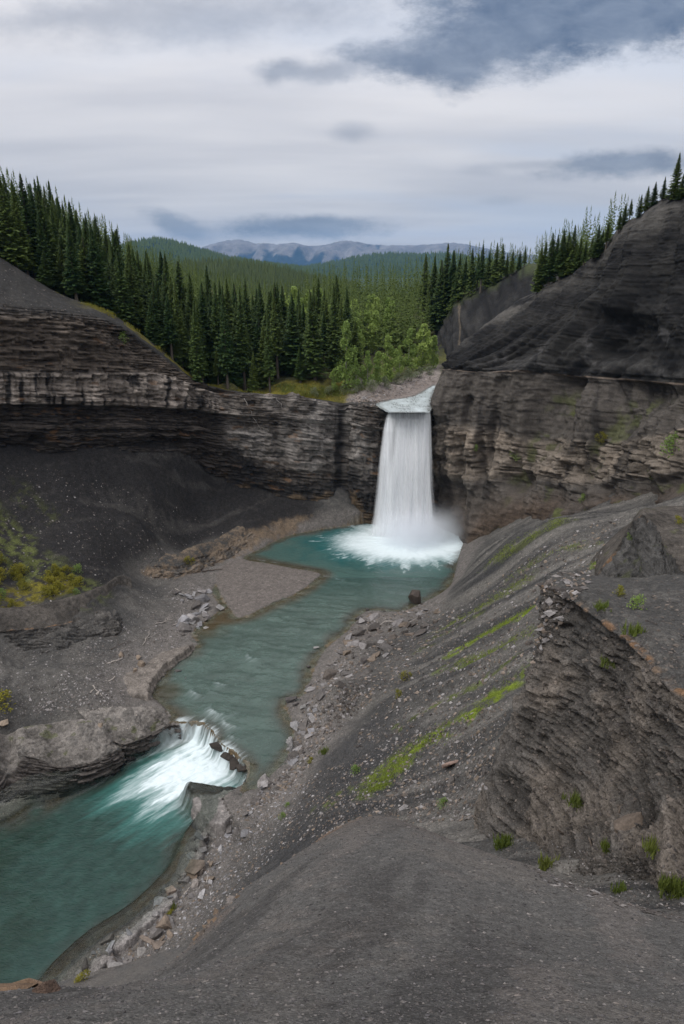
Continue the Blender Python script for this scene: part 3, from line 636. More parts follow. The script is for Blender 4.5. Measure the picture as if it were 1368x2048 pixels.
# cave-like hollow in the slope
hx, _ = seg_dist(G[..., 0], G[..., 2], [tuple(PY(1225, 650, 92)[[0, 2]]), tuple(PY(1215, 690, 91)[[0, 2]])])
disp -= 2.2 * sst(hx + .5 * mid, 2.6, .4) * (1 - wall)
pj = s / 2.1 + 1.0 * fbm(s * .3, zr * .10, None, 3, 218); pc = np.floor(pj); pp_ = hash2(pc, np.floor(zr / 2.6 + hash2(pc, pc * 0, 220) * 3), 219); pf = np.abs(pj - pc - .5) * 2
disp += pale * (1.25 * (pp_ - .5) - .5 * sst(pf, .72, 1.0)) + .55 * pale - .9 * wall * sst(rpg + .2 * mid, 1.15, 1.5) * (1 - sst(rpg + .2 * mid, 1.75, 1.95)) * sst(lowf, -.5, .1)
disp *= sst(cpg, 0, .5) * .8 + .2
Gd = G + hn * disp[..., None]
tone = 0.66 + 0.34 * b2 + 0.36 * (k2 - .5) + 0.3 * (b1 - .5) + .25 * (k3 - .5) + .45 * mid
C = np.zeros(G.shape) + np.array([.094, .084, .074]); C = C * np.clip(.5 + .5 * tone, .4, 1.5)[..., None]
C = cmix(C, np.array([.195, .165, .135]) * np.clip(tone, .35, 1.6)[..., None], pale * sst(fbm(s * .12, zr * .2, None, 3, 210) , -.45, .1) * .95)
C = cmix(C, np.array([.26, .215, .17]), pale * sst(k1 + .5 * mid, .75, .95) * .6)
C = cmix(C, MIDR * np.array([.75, .62, .52]) * np.clip(tone, .4, 1.4)[..., None], foot * .8)
C = cmix(C, SHALE, foot * sst(lowf + .4 * mid, -.1, .3) * .6)
sl_t = .6 * fbm(G[..., 0] * .35, G[..., 1] * .35, G[..., 2] * .5, 5, 211, .6) + .55 * fbm(s * .05, zr * .55, None, 4, 217, .6)
slopec = lerp(SHALE_D * .40, SHALE * .55, sst(sl_t, -.3, .35)[..., None]) * np.clip(.75 + .5 * b2 + .4 * (b1 - .5), .5, 1.5)[..., None]
slopec = cmix(slopec, np.array([.15, .145, .145]), (rpg < 7) * sst(fbm(s * .5, zr * .35, None, 5, 212) + .3 * fin, .22, .5) * .28 * sst(rpg, 5.05, 5.3) * (1 - sst(rpg, 6.0, 6.6)))
slopec = cmix(slopec, SHALE * 1.0 * np.clip(tone, .5, 1.4)[..., None], sst(rpg, 6.0, 5.0) * sst(sl_t + .5 * mid, -.35, .25) * .8)
slopec = cmix(slopec, SHALE_L * 1.05, sst(rpg, 7.4, 8.0) * sst(sl_t, -.3, .2) * .6)
C = lerp(C, slopec, (1 - wall)[..., None])
C = cmix(C, np.array([.16, .125, .10]), sst(np.abs(rpg - 4.985), .045, .012) * .8 * sst(fbm(s * .6, s * 0, None, 3, 213), -.5, .1))
C = cmix(C, BLACK, wall * (1 - foot) * sst(fbm(s * .7, zr * .12, None, 4, 214), .15, .45) * .65)
gl = sst(gulm, .55, .95) * sst(rpg, 1.4, 2) * (1 - sst(rpg, 4.2, 4.7))
C = cmix(C, MOSS_D * 1.1, gl * sst(fbm(s * .8, zr * .6, None, 4, 216), .0, .3) * .6)
mo = sst(fbm(s * .35, zr * .4, None, 4, 215), .36, .55) * wall * sst(cpg, 3, 4.5) * (1 - sst(rpg, 3.8, 4.4))
C = cmix(C, MOSS_D * 1.15, mo * .8)
F = grid_faces(NR, NC)[:, ::-1]
o = link('cliff', mesh_np('cliff', Gd.reshape(-1, 3), F, M_CLIFF, {'col': np.clip(C, .008, .6).reshape(-1, 3)})); tag(o, kind='structure')

# the black slope farther up the river, right bank
FS_COLS = [[(846, 742, 158), (850, 715, 163), (853, 690, 170), (856, 668, 180), (858, 660, 210)],
           [(866, 745, 146), (872, 710, 152), (878, 675, 160), (885, 636, 172), (888, 634, 200)],
           [(900, 748, 140), (906, 700, 147), (914, 650, 155), (922, 600, 166), (925, 598, 195)],
           [(960, 748, 134), (966, 690, 141), (974, 630, 149), (985, 575, 160), (988, 574, 190)],
           [(1030, 748, 130), (1036, 690, 136), (1046, 610, 145), (1058, 542, 155), (1060, 540, 185)],
           [(1110, 748, 128), (1112, 690, 133), (1118, 610, 141), (1120, 548, 150), (1122, 546, 182)],
           [(1250, 748, 126), (1250, 690, 131), (1250, 610, 138), (1250, 520, 148), (1250, 500, 180)]]
FS = np.array([[PY(*c[r]) for c in FS_COLS] for r in range(5)])
G, rp, cp = loft(FS, 0.35, 0.3); NR, NC = G.shape[:2]; nrm = gnormals(G)
if nrm[NR // 3, NC // 2, 0] > 0: nrm = -nrm
rpg = np.broadcast_to(rp[:, None], (NR, NC)); slen = np.concatenate([[0], np.cumsum(np.linalg.norm(np.diff(G[NR // 2], axis=0), axis=1))]); s = np.broadcast_to(slen, (NR, NC))
but = np.abs(fbm(s * .10 + rpg * .3, rpg * .15, None, 4, 301)); low = fbm(s * .3, rpg, None, 4, 302)
Gd = G + nrm * ((2.6 * (but * 2 - .5) + .7 * low + .25 * fbm(s * 1.1, rpg * 3, None, 3, 304)) * sst(3.4 - rpg, 0, .6))[..., None]
C = lerp(SHALE_D * .5, SHALE * .62, sst(low + but + .4 * fbm(G[..., 0] * .5, G[..., 1] * .5, G[..., 2] * .5, 4, 303), -.1, .7)[..., None])
C = cmix(C, np.array([.16, .13, .095]), sst(np.abs(cp[None] - 2.35 + rpg * .18 + .05 * low), .06, .01) * .6)
C = cmix(C, np.array([.06, .075, .03]), sst(rpg, 2.85, 3.2) * sst(low, -.4, .2) * .8)
o = link('cliff', mesh_np('cliff', Gd.reshape(-1, 3), grid_faces(NR, NC)[:, ::-1], M_SHALE, {'col': C.reshape(-1, 3)})); tag(o, kind='structure')

# ------------------------------------------------------------------ plateau above the falls
PP = []
def B(px, py, y): PP.append(PY(px, py, y))
def BZ(px, py, z): PP.append(PZ(px, py, z))
for k in range(0, len(LC_COLS)): PP.append(LC[0, k])
UPST = smooth_poly(pxpoly([(776, 821.5), (784, 822), (800, 822), (830, 822), (850, 822), (857, 821), (862, 806), (864, 792), (869, 780), (874, 771), (862, 773), (850, 780), (836, 788), (812, 794), (780, 799), (756, 805), (760, 812), (771, 818)], 20.2), 2, True)
for a in [(740, 812, 20.1), (800, 790, 20.4), (845, 765, 20.6), (700, 790, 20.7), (780, 768, 20.9), (840, 748, 21.1), (865, 735, 21.2), (640, 780, 21.3), (560, 770, 22.0), (470, 765, 23.2)]: BZ(*a)
PP += [(-75, 130, 46), (-60, 130, 42), (-50, 130, 38), (-38, 130, 32), (-25, 130, 27), (-10, 130, 24), (5, 140, 22.6), (14, 150, 22), (-100, 150, 52), (-80, 180, 47), (-60, 180, 40), (-40, 180, 32), (-20, 180, 27), (0, 180, 25.5), (15, 180, 25), (24, 168, 25),
       (-55, 112, 41.2), (-75, 112, 46), (-30, 240, 29), (0, 225, 26.5), (25, 205, 28), (45, 220, 31), (-90, 240, 46), (-60, 320, 32), (0, 320, 24), (80, 240, 40), (90, 320, 34), (-40, 420, 18), (60, 420, 18), (0, 420, 16), (-140, 200, 62), (32, 180, 26.5), (42, 178, 31), (60, 180, 37), (34, 145, 26), (60, 160, 38)]
prbf = RBF(PP, 3.0, 0.02)
NCp = 420; edge = np.array([[np.interp(t, np.linspace(0, 1, len(LC_EDGE)), LC_EDGE[:, i]) for i in range(3)] for t in np.linspace(0, 1, NCp)])
edge = np.concatenate([edge, [edge[-1] + np.array([i * 2.0, i * 1.2, 0.3 * i]) for i in range(1, 60)]]); NCp = len(edge)
dirs = edge[:, :2] / np.linalg.norm(edge[:, :2], axis=1, keepdims=True)
rr = np.concatenate([[-0.6, 0], np.cumsum(0.3 * 1.028 ** np.arange(125))]); 
XY = edge[None, :, :2] + dirs[None] * rr[:, None, None]
x, y = XY[..., 0], XY[..., 1]; z = prbf(x, y)
us = sdf(x, y, UPST)
d0 = rr[:, None] + 0 * x
z = z + sst(d0, 0, 6) * (0.5 * fbm2(x * .12, y * .12, 4, 401) + .12 * fbm2(x * .9, y * .9, 3, 402)) * (1 - sst(us, -6, -1)) + 0.06 * fbm2(x * 1.7, y * 1.7, 3, 403)
z = np.where(us > 0, np.minimum(z, 20.05 - .25 * np.minimum(us, 1.5) + .012 * (y - 104).clip(0, 60)), np.maximum(z, np.where(us > -5, 20.1 + .012 * (y - 104).clip(0, 60) + .03 * (-us), z)))
z[0] -= 2.2
f1 = fbm2(x * .3, y * .3, 4, 404); f2 = fbm2(x * 1.5, y * 1.5, 3, 405)
C = np.zeros(x.shape + (3,)) + np.array([.05, .052, .025]); C = cmix(C, np.array([.085, .085, .03]), sst(f1, -.2, .4))
C = cmix(C, YELLOW * .8, sst(4.5 - d0 + 2 * f2, 0, 2) * sst(f1 + .3, -.2, .3) * .8)
gb = pxpoly([(690, 800), (700, 792), (770, 778), (830, 757), (862, 740), (880, 742), (870, 790), (800, 818), (740, 822)], 20.3)
gm = sst(sdf(x, y, gb) + 1.2 * f1, -1.2, .6)
C = cmix(C, np.array([.235, .205, .19]) * (1 + .35 * f2[..., None]), gm * .95)
C = cmix(C, np.array([.13, .10, .085]), sst(3.0 - np.abs(us + 1) , 0, 2) * .3)
C = cmix(C, np.array([.12, .12, .11]), (us > 0) * 1.0)
V = np.stack([x, y, z], -1)
def plat_z(px_, py_): return float(prbf(np.array([px_]), np.array([py_]))[0])
o = link('forest_floor', mesh_np('forest_floor', V.reshape(-1, 3), grid_faces(*x.shape), M_GROUND, {'col': C.reshape(-1, 3), 'wet': (us > -.3).astype(float).ravel()})); tag(o, kind='structure')

# ------------------------------------------------------------------ foreground ridge
FP = []
for a in [(0, 2048, 2.7), (350, 2048, 2.45), (684, 2048, 2.3), (1000, 2048, 2.35), (1368, 2048, 2.5), (740, 1645, 12.0), (830, 1662, 11.6), (640, 1685, 10.8), (545, 1752, 9.2), (450, 1815, 7.8), (390, 1882, 6.6), (250, 1978, 5.0), (150, 2004, 4.5), (0, 1984, 4.3), (62, 1972, 4.25), (105, 1992, 4.3),
          (960, 1712, 10.2), (1100, 1762, 9.0), (1200, 1802, 8.0), (1368, 1852, 7.0), (740, 1760, 5.9), (900, 1800, 5.3), (600, 1860, 4.6), (1100, 1870, 4.6), (1300, 1930, 4.0), (350, 1960, 3.8), (-300, 2060, 3.4), (1600, 1900, 6)]: FP.append(PY(*a))
for a in [(740, 1645, 12.0), (640, 1685, 10.8), (545, 1752, 9.2), (450, 1815, 7.8), (250, 1978, 5.0), (0, 1984, 4.3), (62, 1972, 4.25), (960, 1712, 10.2), (1100, 1762, 9.0), (1200, 1802, 8.0), (1368, 1852, 7.0), (-300, 2060, 3.4)]:
    p = PY(*a); d = p[:2] / np.linalg.norm(p[:2])
    for e, k in ((2.0, 1.5), (5.0, 1.5)): FP.append([p[0] + d[0] * e, p[1] + d[1] * e, p[2] - e * k])
FP += [(0, 0, 38.2), (-2, 0, 37.7), (2, 0, 38.0), (0, -3, 38.6), (-4, -3, 37.2), (4, -3, 38.4), (-5, 1, 35.5), (5, 1, 37.2), (8, 1, 36)]
frbf = RBF(FP, 0.8, 0.01)
th = np.radians(np.linspace(-80, 78, 500)); r = 0.9 * (19.0 / 0.9) ** (np.linspace(0, 1, 340))
x = r[:, None] * np.sin(th)[None]; y = r[:, None] * np.cos(th)[None]; z = frbf(x, y)
q = (x * .9 - y * .35) + .5 * fbm2(x * .4, y * .4, 3, 501)
z = z + .10 * fbm2(x * .55, y * .55, 4, 502) + .05 * fbm2(q * 1.6, (x + y) * .3, 3, 503) + .022 * fbm2(x * 4, y * 4, 3, 504) + .012 * fbm2(x * 14, y * 14, 2, 505)
f1 = fbm2(x * .5, y * .5, 4, 506); f2 = fbm2(q * 1.3, (x + y) * .25, 4, 507); f3 = fbm2(x * 5, y * 5, 3, 508)
C = np.zeros(x.shape + (3,)) + np.array([.132, .127, .120])
C = cmix(C, np.array([.165, .152, .138]), sst(f1 + .4 * f3 + .25 * sst(y, 4, 8), .0, .5) * .85)
C = cmix(C, np.array([.060, .057, .056]), sst(fbm2(q * 2.2, (x + y) * .22, 4, 509) + .25 * f3, .12, .45) * .5)
C = cmix(C, np.array([.175, .158, .145]), sst(-f2 + .3 * f3, .15, .45) * .7)
crest = smooth_poly([PY(*a)[:2] for a in [(620, 1700, 10.5), (690, 1652, 11.7), (760, 1645, 12), (850, 1668, 11.5), (960, 1712, 10.2), (1100, 1762, 9.0), (1200, 1802, 8.0), (1368, 1852, 7.0)]], 3)
crest_line = crest; cd, _ = seg_dist(x, y, crest)
C = cmix(C, np.array([.15, .128, .112]), sst(cd + .8 * f1, 2.6, .3) * .7)
C = cmix(C, RUST * .9, sst(cd + .5 * f3 + .3 * f1, .75, .1) * .7)
crest2 = smooth_poly([PY(*a)[:2] for a in [(390, 1872, 6.6), (450, 1815, 7.8), (545, 1752, 9.2), (620, 1700, 10.5)]], 3)
cd2, _ = seg_dist(x, y, crest2); C = cmix(C, np.array([.17, .135, .115]), sst(cd2 + .4 * f3, .5, .08) * .6)
z = z + .10 * sst(cd + .3 * f3, .5, .05) * (f3 + .4)
o = link('foreground_ridge', mesh_np('foreground_ridge', np.stack([x, y, z], -1).reshape(-1, 3), grid_faces(*x.shape)[:, ::-1], M_FORE, {'col': C.reshape(-1, 3)})); tag(o, kind='structure')
# ------------------------------------------------------------------ the shale crag beside the scree, and the smaller one behind it
def crag(name, cols, du, dv, seed, rimrow, label, cat, back=(0, 4.5, -4.5), moss_amt=0.0, shaly=0.0, tint=0.0):
    A_ = np.array([[PY(*c[r]) for c in cols] for r in range(len(cols[0]))])
    A_ = np.concatenate([(A_[0] + np.array(back))[None], A_]); rimrow += 1
    if not tint: A_ = np.concatenate([A_[:, :1] + np.array([2.4, 2.2, -3.6]), A_], 1)
    G, rp, cp = loft(A_, du, dv); NR, NC = G.shape[:2]; nrm = gnormals(G)
    if nrm[int(NR * .6), NC // 2, 1] > 0: nrm = -nrm
    x, y, z = G[..., 0], G[..., 1], G[..., 2]; rpg = np.broadcast_to(rp[:, None], (NR, NC))
    k = int(np.argmin(np.abs(rp - rimrow))); slen = np.concatenate([[0], np.cumsum(np.linalg.norm(np.diff(G[k], axis=0), axis=1))]); s = np.broadcast_to(slen, (NR, NC))
    zref = np.interp(cp, np.arange(A_.shape[1]), A_[rimrow, :, 2]); zr = z - zref[None] + (.02 if not shaly else .12) * s + .5 * fbm(x * .25, y * .25, z * .25, 3, seed + 12)
    b1, k1, g1, _ = strata(s, zr, G, seed, .22, .7); b2, k2, g2, _ = strata(s, zr, G, seed + 1, .07, .2); b3, k3, g3, _ = strata(s * 1.0, zr, G, seed + 2, .05, .11)
    lo = fbm(x * .28, y * .28, z * .2, 4, seed + 3); mi = fbm(x * .9, y * .9, z * .7, 4, seed + 4); fi = fbm(x * 3.3, y * 3.3, z * 3.3, 4, seed + 5)
    face = sst(rpg, rimrow - .05, rimrow + .12)
    if not shaly: g1, g2, k3 = g1 * .25, g2 * .2, k3 * .5 + .25
    d = face * (.04 * (b1 - .5) + .36 * (k1 - .5) + .02 * (b2 - .5) + .22 * (k2 - .5) + .08 * (k3 - .5) - .09 * g1 - .05 * g2) + .6 * lo * (.35 + .65 * face) + .24 * mi * (.3 + .7 * face) + .13 * fi * (.4 + .6 * face)
    rib = np.abs(fbm(s * .35, rpg * .2, None, 3, seed + 6)); d += face * (.5 * rib - .15)
    d += sst(np.abs(rpg - rimrow - .02 + .03 * mi), .07, .02) * (.14 + .22 * (k1 - .5))
    d *= (.15 + .85 * sst(cp, .2, 1.6))[None] if not (shaly or tint) else 1.0
    Gd = G + nrm * d[..., None]
    tone = .74 + .3 * b2 + .35 * (k2 - .5) + .3 * (k1 - .5) + .5 * mi + .25 * (k3 - .5)
    C = np.zeros(G.shape) + np.array([.112, .102, .092]); C = C * np.clip(tone, .35, 1.7)[..., None]
    C = cmix(C, np.array([.15, .125, .102]) * np.clip(tone, .5, 1.4)[..., None], face * sst(lo + .5 * mi, .02, .4) * .55)
    C = cmix(C, SHALE * .95, face * sst(-lo + .4 * fi - .15 * (rpg - rimrow - 1.4), .12, .45) * .75)
    top = cmix(np.zeros(G.shape) + SHALE * 1.1, SHALE_L, sst(mi + fi, -.1, .5) * .5)
    C = lerp(C, SHALE * 1.35 * np.clip(tone, .6, 1.3)[..., None], shaly); top = lerp(top, np.array([.10, .088, .076]) * np.clip(.8 + .5 * mi + .4 * fi, .4, 1.5)[..., None], shaly)
    C = lerp(top, C, face[..., None])
    C = cmix(C, lerp(np.array([.19, .14, .10]), RUST * .85, sst(mi, -.1, .35)[..., None]), sst(np.abs(rpg - rimrow - .01 + .09 * mi), .075, .0) * sst(fi + .8 * mi, -.05, .35) * .7)
    C = cmix(C, lerp(TAN, MIDR, .3)[None, None] * np.clip(tone, .4, 1.5)[..., None] * .85, tint * .75 * sst(fi + mi, -.4, .3))
    C = cmix(C, MOSS_D, sst(fbm(x * 1.1, y * 1.1, z, 4, seed + 9), .3, .5) * moss_amt)
    o = link(name, mesh_np(name, Gd.reshape(-1, 3), grid_faces(NR, NC)[:, ::-1], M_CRAG, {'col': np.clip(C, .008, .5).reshape(-1, 3)}))
    tag(o, label, cat); return o
crag('rock_crag', [
 [(1120, 1152, 33), (1097, 1160, 30), (1086, 1172, 28.5), (1076, 1250, 28.5), (1053, 1350, 28), (1012, 1470, 27.5), (968, 1600, 27), (962, 1740, 26.5)],
 [(1150, 1148, 33), (1115, 1158, 29.5), (1092, 1176, 27), (1085, 1250, 26.6), (1062, 1350, 26), (1022, 1470, 25.3), (972, 1640, 24.6), (985, 1780, 24)],
 [(1220, 1160, 32), (1175, 1170, 28), (1135, 1195, 25.5), (1130, 1290, 25), (1115, 1400, 24.3), (1085, 1530, 23.5), (1045, 1705, 22), (1050, 1800, 21.5)],
 [(1290, 1160, 31), (1250, 1186, 26.5), (1200, 1240, 23), (1205, 1340, 22.5), (1200, 1450, 21.8), (1185, 1580, 20.6), (1150, 1738, 18.6), (1160, 1830, 18)],
 [(1368, 1148, 30), (1330, 1212, 24), (1285, 1305, 20.5), (1290, 1400, 20), (1290, 1500, 19.4), (1290, 1620, 18), (1270, 1718, 16.2), (1280, 1830, 15.5)],
 [(1470, 1140, 29), (1430, 1240, 22.5), (1368, 1385, 18.3), (1380, 1470, 17.8), (1380, 1560, 17.2), (1390, 1660, 16), (1400, 1755, 14.3), (1400, 1850, 13.8)],
 [(1640, 1140, 28), (1600, 1280, 20), (1520, 1480, 15.5), (1520, 1550, 15), (1520, 1620, 14.5), (1530, 1700, 13.5), (1530, 1800, 12.3), (1530, 1880, 12)],
 [(2300, 1150, 26), (2250, 1300, 18), (2150, 1500, 13.5), (2150, 1580, 13), (2150, 1650, 12.5), (2150, 1720, 11.8), (2150, 1800, 11), (2150, 1900, 10.6)]],
 .068, .062, 601, 2, 'tall dark crumbling shale crag with a rusty rim standing beside the mossy scree', 'rock crag', back=(4.2, 3.6, -4.5))
crag('rock_crag', [
 [(1188, 1122, 50), (1190, 1135, 47), (1192, 1150, 44.5), (1192, 1162, 43), (1194, 1185, 41)],
 [(1262, 1046, 52), (1252, 1062, 48), (1243, 1086, 44.5), (1238, 1130, 41.5), (1240, 1215, 38)],
 [(1316, 1014, 52), (1302, 1020, 47), (1284, 1030, 43.5), (1290, 1105, 39), (1300, 1230, 34)],
 [(1376, 1016, 50), (1352, 1030, 45), (1320, 1084, 40), (1330, 1150, 36.5), (1345, 1250, 32.5)],
 [(1440, 1020, 47), (1410, 1050, 42), (1352, 1138, 37), (1370, 1185, 34.5), (1400, 1260, 31)],
 [(1580, 1030, 43), (1540, 1070, 38), (1450, 1190, 33), (1460, 1230, 31), (1480, 1300, 28)]],
 .1, .09, 651, 2, 'smaller ledge-topped shale crag behind the tall rusty-rimmed crag', 'rock crag', moss_amt=.45, shaly=.9)
def yz(px, py, z): return (px, py, float(PZ(px, py, z)[1]))
crag('bank_cliff', [[(a[0] - 8, a[1] - 34, yz(a[0], a[1] + 16, a[2] - .9)[2] + 2.6), yz(a[0], a[1] + 14, a[2] - .8), yz((a[0] + b[0]) / 2, (a[1] * .55 + b[1] * .45), a[2] * .5 + b[2] * .5), (b[0], b[1], yz(*b)[2]), (b[0], b[1] + 40, yz(*b)[2] - .6)] for a, b in [
 ((-150, 1262, 6.4), (-150, 1345, 3.2)), ((-60, 1258, 5.6), (-55, 1335, 2.5)), ((0, 1250, 5.1), (5, 1322, 1.95)), ((55, 1246, 4.7), (62, 1314, 1.8)), ((108, 1240, 4.4), (122, 1306, 1.55)), ((160, 1226, 4.0), (176, 1292, 1.45)), ((215, 1204, 3.4), (228, 1264, 1.3)), ((252, 1186, 2.6), (262, 1230, 1.25)), ((270, 1190, 1.9), (278, 1216, 1.0))]],
 .09, .07, 671, 1, 'dark crumbling undercut bank below the yellow scrub on the left', 'bank cliff', back=(-.5, 1.5, -1.2), shaly=.75)

crag('bank_cliff', [[(a[0] - 3, a[1] - 16, yz(a[0], a[1], a[2])[2] + 1.2), yz(*a), yz((a[0] + b[0]) / 2, (a[1] + b[1]) / 2, a[2] * .5 + b[2] * .5), yz(*b), (b[0], b[1] + 12, yz(*b)[2] - .3)] for a, b in [
 ((280, 1142, 1.5), (286, 1152, 1.1)), ((318, 1132, 1.9), (324, 1148, 1.1)), ((352, 1134, 1.5), (358, 1146, 1.0)), ((392, 1116, 1.8), (402, 1136, .8)), ((430, 1106, 1.2), (442, 1118, .6)), ((480, 1076, 1.5), (490, 1100, .2)), ((540, 1052, 1.5), (548, 1074, -.1)), ((610, 1034, 1.6), (614, 1058, -.2)), ((690, 1022, 1.7), (694, 1046, -.2)), ((765, 1016, 1.7), (768, 1040, -.2))]],
 .12, .09, 681, 1, 'low tan ledgy bank under the black scree at the pool and gravel bar', 'bank cliff', back=(-.3, 1.2, .2), tint=.9)

# ------------------------------------------------------------------ bedrock slabs at the water
def ledge(name, cols, seed, label, cat):
    A_ = np.array([[PZ(*c[r]) for c in cols] for r in range(len(cols[0]))])
    lip2 = A_[1] * .9 + A_[2] * .1 + np.array([.0, -.04, -.06]); lip1 = A_[1] * .94 + A_[0] * .06
    A_ = np.concatenate([(A_[0] + np.array([-1.0, 2.0, -2.2]))[None], A_[:1], lip1[None], lip2[None], A_[2:]])
    G, rp, cp = loft(A_, .08, .065); NR, NC = G.shape[:2]; nrm = gnormals(G)
    if nrm[NR // 3, NC // 2, 2] < 0: nrm = -nrm
    x, y, z = G[..., 0], G[..., 1], G[..., 2]; rpg = np.broadcast_to(rp[:, None], (NR, NC))
    s = np.broadcast_to(np.concatenate([[0], np.cumsum(np.linalg.norm(np.diff(G[NR // 2], axis=0), axis=1))]), (NR, NC))
    zr = z + .05 * s
    b1, k1, g1, _ = strata(s, zr, G, seed, .09, .4); b2, k2, g2, _ = strata(s, zr, G, seed + 1, .05, .12)
    lo = fbm(x * .35, y * .35, z * .35, 4, seed + 2); fi = fbm(x * 1.9, y * 1.9, z * 2.5, 4, seed + 3)
    face = sst(rpg, 2.2, 2.9)
    crk = sst(np.abs(fbm(x * .55, y * .8, z * .3, 3, seed + 7)), .05, .0) + .7 * sst(np.abs(fbm(x * 1.3, y * .9, z * .3, 2, seed + 8)), .04, .0)
    terr = np.round((lo * 2.6 + .5 * fi) * 3) / 3
    d = face * (.42 * (b1 - .5) + .5 * (k1 - .5) + .18 * (b2 - .5) + .2 * (k2 - .5) - .26 * g1) + .13 * lo + .08 * fi - (1 - face) * .13 * crk + (1 - face) * .20 * terr * sst(rpg, 1, 1.3)
    Gd = G + nrm * d[..., None]
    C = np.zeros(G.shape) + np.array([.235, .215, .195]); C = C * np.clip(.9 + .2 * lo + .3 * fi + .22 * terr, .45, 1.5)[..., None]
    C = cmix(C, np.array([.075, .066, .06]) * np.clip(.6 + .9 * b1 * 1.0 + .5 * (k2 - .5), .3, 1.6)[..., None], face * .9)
    C = cmix(C, BLACK * 1.2, sst(z + .25 * fi, -1.5, -1.95))
    C = cmix(C, SHALE * .9, (1 - face) * sst(lo + .5 * fi - .4 * (1.4 - rpg), .12, .4) * .6)
    C = cmix(C, MOSS_D, (1 - face) * sst(fbm(x * 1.2, y * 1.2, z, 4, seed + 5), .3, .48) * .6)
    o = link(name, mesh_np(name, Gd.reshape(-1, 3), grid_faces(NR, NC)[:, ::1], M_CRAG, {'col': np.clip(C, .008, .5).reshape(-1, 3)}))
    tag(o, label, cat)
ledge('rock_ledge', [
 [(-90, 1455, 1.6), (-80, 1545, .2), (-75, 1600, -1.1), (-60, 1675, -2.8)],
 [(-20, 1462, 1.3), (-12, 1530, .1), (-8, 1580, -1.0), (-5, 1650, -2.8)],
 [(14, 1470, -.1), (18, 1550, -1.0), (22, 1580, -1.5), (26, 1640, -2.8)],
 [(42, 1456, 1.05), (46, 1512, .35), (60, 1555, -.9), (66, 1622, -2.8)],
 [(112, 1446, .95), (120, 1530, -.05), (126, 1562, -1.1), (128, 1606, -2.8)],
 [(168, 1440, .8), (196, 1519, -.05), (199, 1542, -1.), (203, 1574, -2.8)],
 [(196, 1446, .7), (236, 1500, -.05), (240, 1520, -1), (243, 1545, -2.8)],
 [(215, 1462, .0), (246, 1500, -.8), (250, 1518, -1.4), (252, 1540, -2.9)]], 701, 'broad square-edged pale bedrock block at the left edge of the green pool', 'rock ledge')
ledge('rock_ledge', [
 [(150, 1418, .9), (200, 1478, -.3), (206, 1500, -1.2), (214, 1530, -2.8)],
 [(200, 1404, .75), (246, 1486, -.15), (250, 1504, -1), (254, 1532, -2.8)],
 [(255, 1416, .5), (300, 1468, -.22), (303, 1483, -1.1), (306, 1510, -2.8)],
 [(300, 1414, .2), (342, 1448, -.38), (346, 1462, -1.2), (351, 1492, -2.8)],
 [(335, 1424, -.5), (360, 1450, -.75), (362, 1465, -1.4), (365, 1490, -2.8)]], 701, 'tongue of thin layered pale bedrock reaching to the white rapid', 'rock ledge')
def mesa(name, px, ztop, zbot, seed, label, tilt=(0, 0), base=(.20, .185, .175), step=.07, lift=.32):
    for _ in range(2):                                            # let the slab stand just proud of the ground
        p_ = np.array([PZ(a, b, ztop)[:2] for a, b in px]); qx, qy = np.meshgrid(np.linspace(p_[:, 0].min(), p_[:, 0].max(), 16), np.linspace(p_[:, 1].min(), p_[:, 1].max(), 16)); kk = inside(qx, qy, p_); ztop = max(float(np.percentile(vground(qx[kk], qy[kk])[0], 78)) + lift, ZLO + .35 if zbot < -3 else -.3)
    poly = smooth_poly(np.array([PZ(a, b, ztop)[:2] for a, b in px]), 3, True)
    lo_, hi_ = poly.min(0) - .5, poly.max(0) + .5
    x, y = np.meshgrid(np.arange(lo_[0], hi_[0], step), np.arange(lo_[1], hi_[1], step))
    n = fbm2(x * 1.1, y * 1.1, 4, seed); n2 = fbm2(x * 4, y * 4, 3, seed + 1); d = sdf(x, y, poly) + .28 * n + .12 * n2
    z = ztop + tilt[0] * (x - x.mean()) + tilt[1] * (y - y.mean()) + .10 * np.round(n * 4) / 4 + .03 * n2
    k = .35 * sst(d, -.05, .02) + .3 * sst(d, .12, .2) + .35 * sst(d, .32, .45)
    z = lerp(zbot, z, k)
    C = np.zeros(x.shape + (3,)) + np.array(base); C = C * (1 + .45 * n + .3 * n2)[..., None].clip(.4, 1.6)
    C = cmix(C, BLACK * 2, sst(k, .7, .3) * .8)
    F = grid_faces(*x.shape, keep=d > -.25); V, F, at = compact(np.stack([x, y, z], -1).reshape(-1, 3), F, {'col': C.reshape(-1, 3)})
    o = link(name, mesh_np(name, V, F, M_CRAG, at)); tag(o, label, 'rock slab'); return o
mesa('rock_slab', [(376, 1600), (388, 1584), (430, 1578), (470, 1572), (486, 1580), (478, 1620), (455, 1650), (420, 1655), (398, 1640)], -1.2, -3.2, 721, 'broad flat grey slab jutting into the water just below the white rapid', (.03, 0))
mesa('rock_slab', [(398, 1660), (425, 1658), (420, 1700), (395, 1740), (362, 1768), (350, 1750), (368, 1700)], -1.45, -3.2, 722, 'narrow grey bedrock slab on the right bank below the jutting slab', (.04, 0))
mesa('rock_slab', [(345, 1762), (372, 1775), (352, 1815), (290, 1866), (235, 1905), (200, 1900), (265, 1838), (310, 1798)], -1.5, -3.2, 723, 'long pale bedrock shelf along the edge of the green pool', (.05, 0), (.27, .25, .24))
mesa('rock_slab', [(196, 1902), (238, 1912), (205, 1950), (160, 1985), (120, 1985), (135, 1945)], -1.6, -3.2, 724, 'lowest bedrock slab at the pool edge above the foreground ridge', (.03, 0))
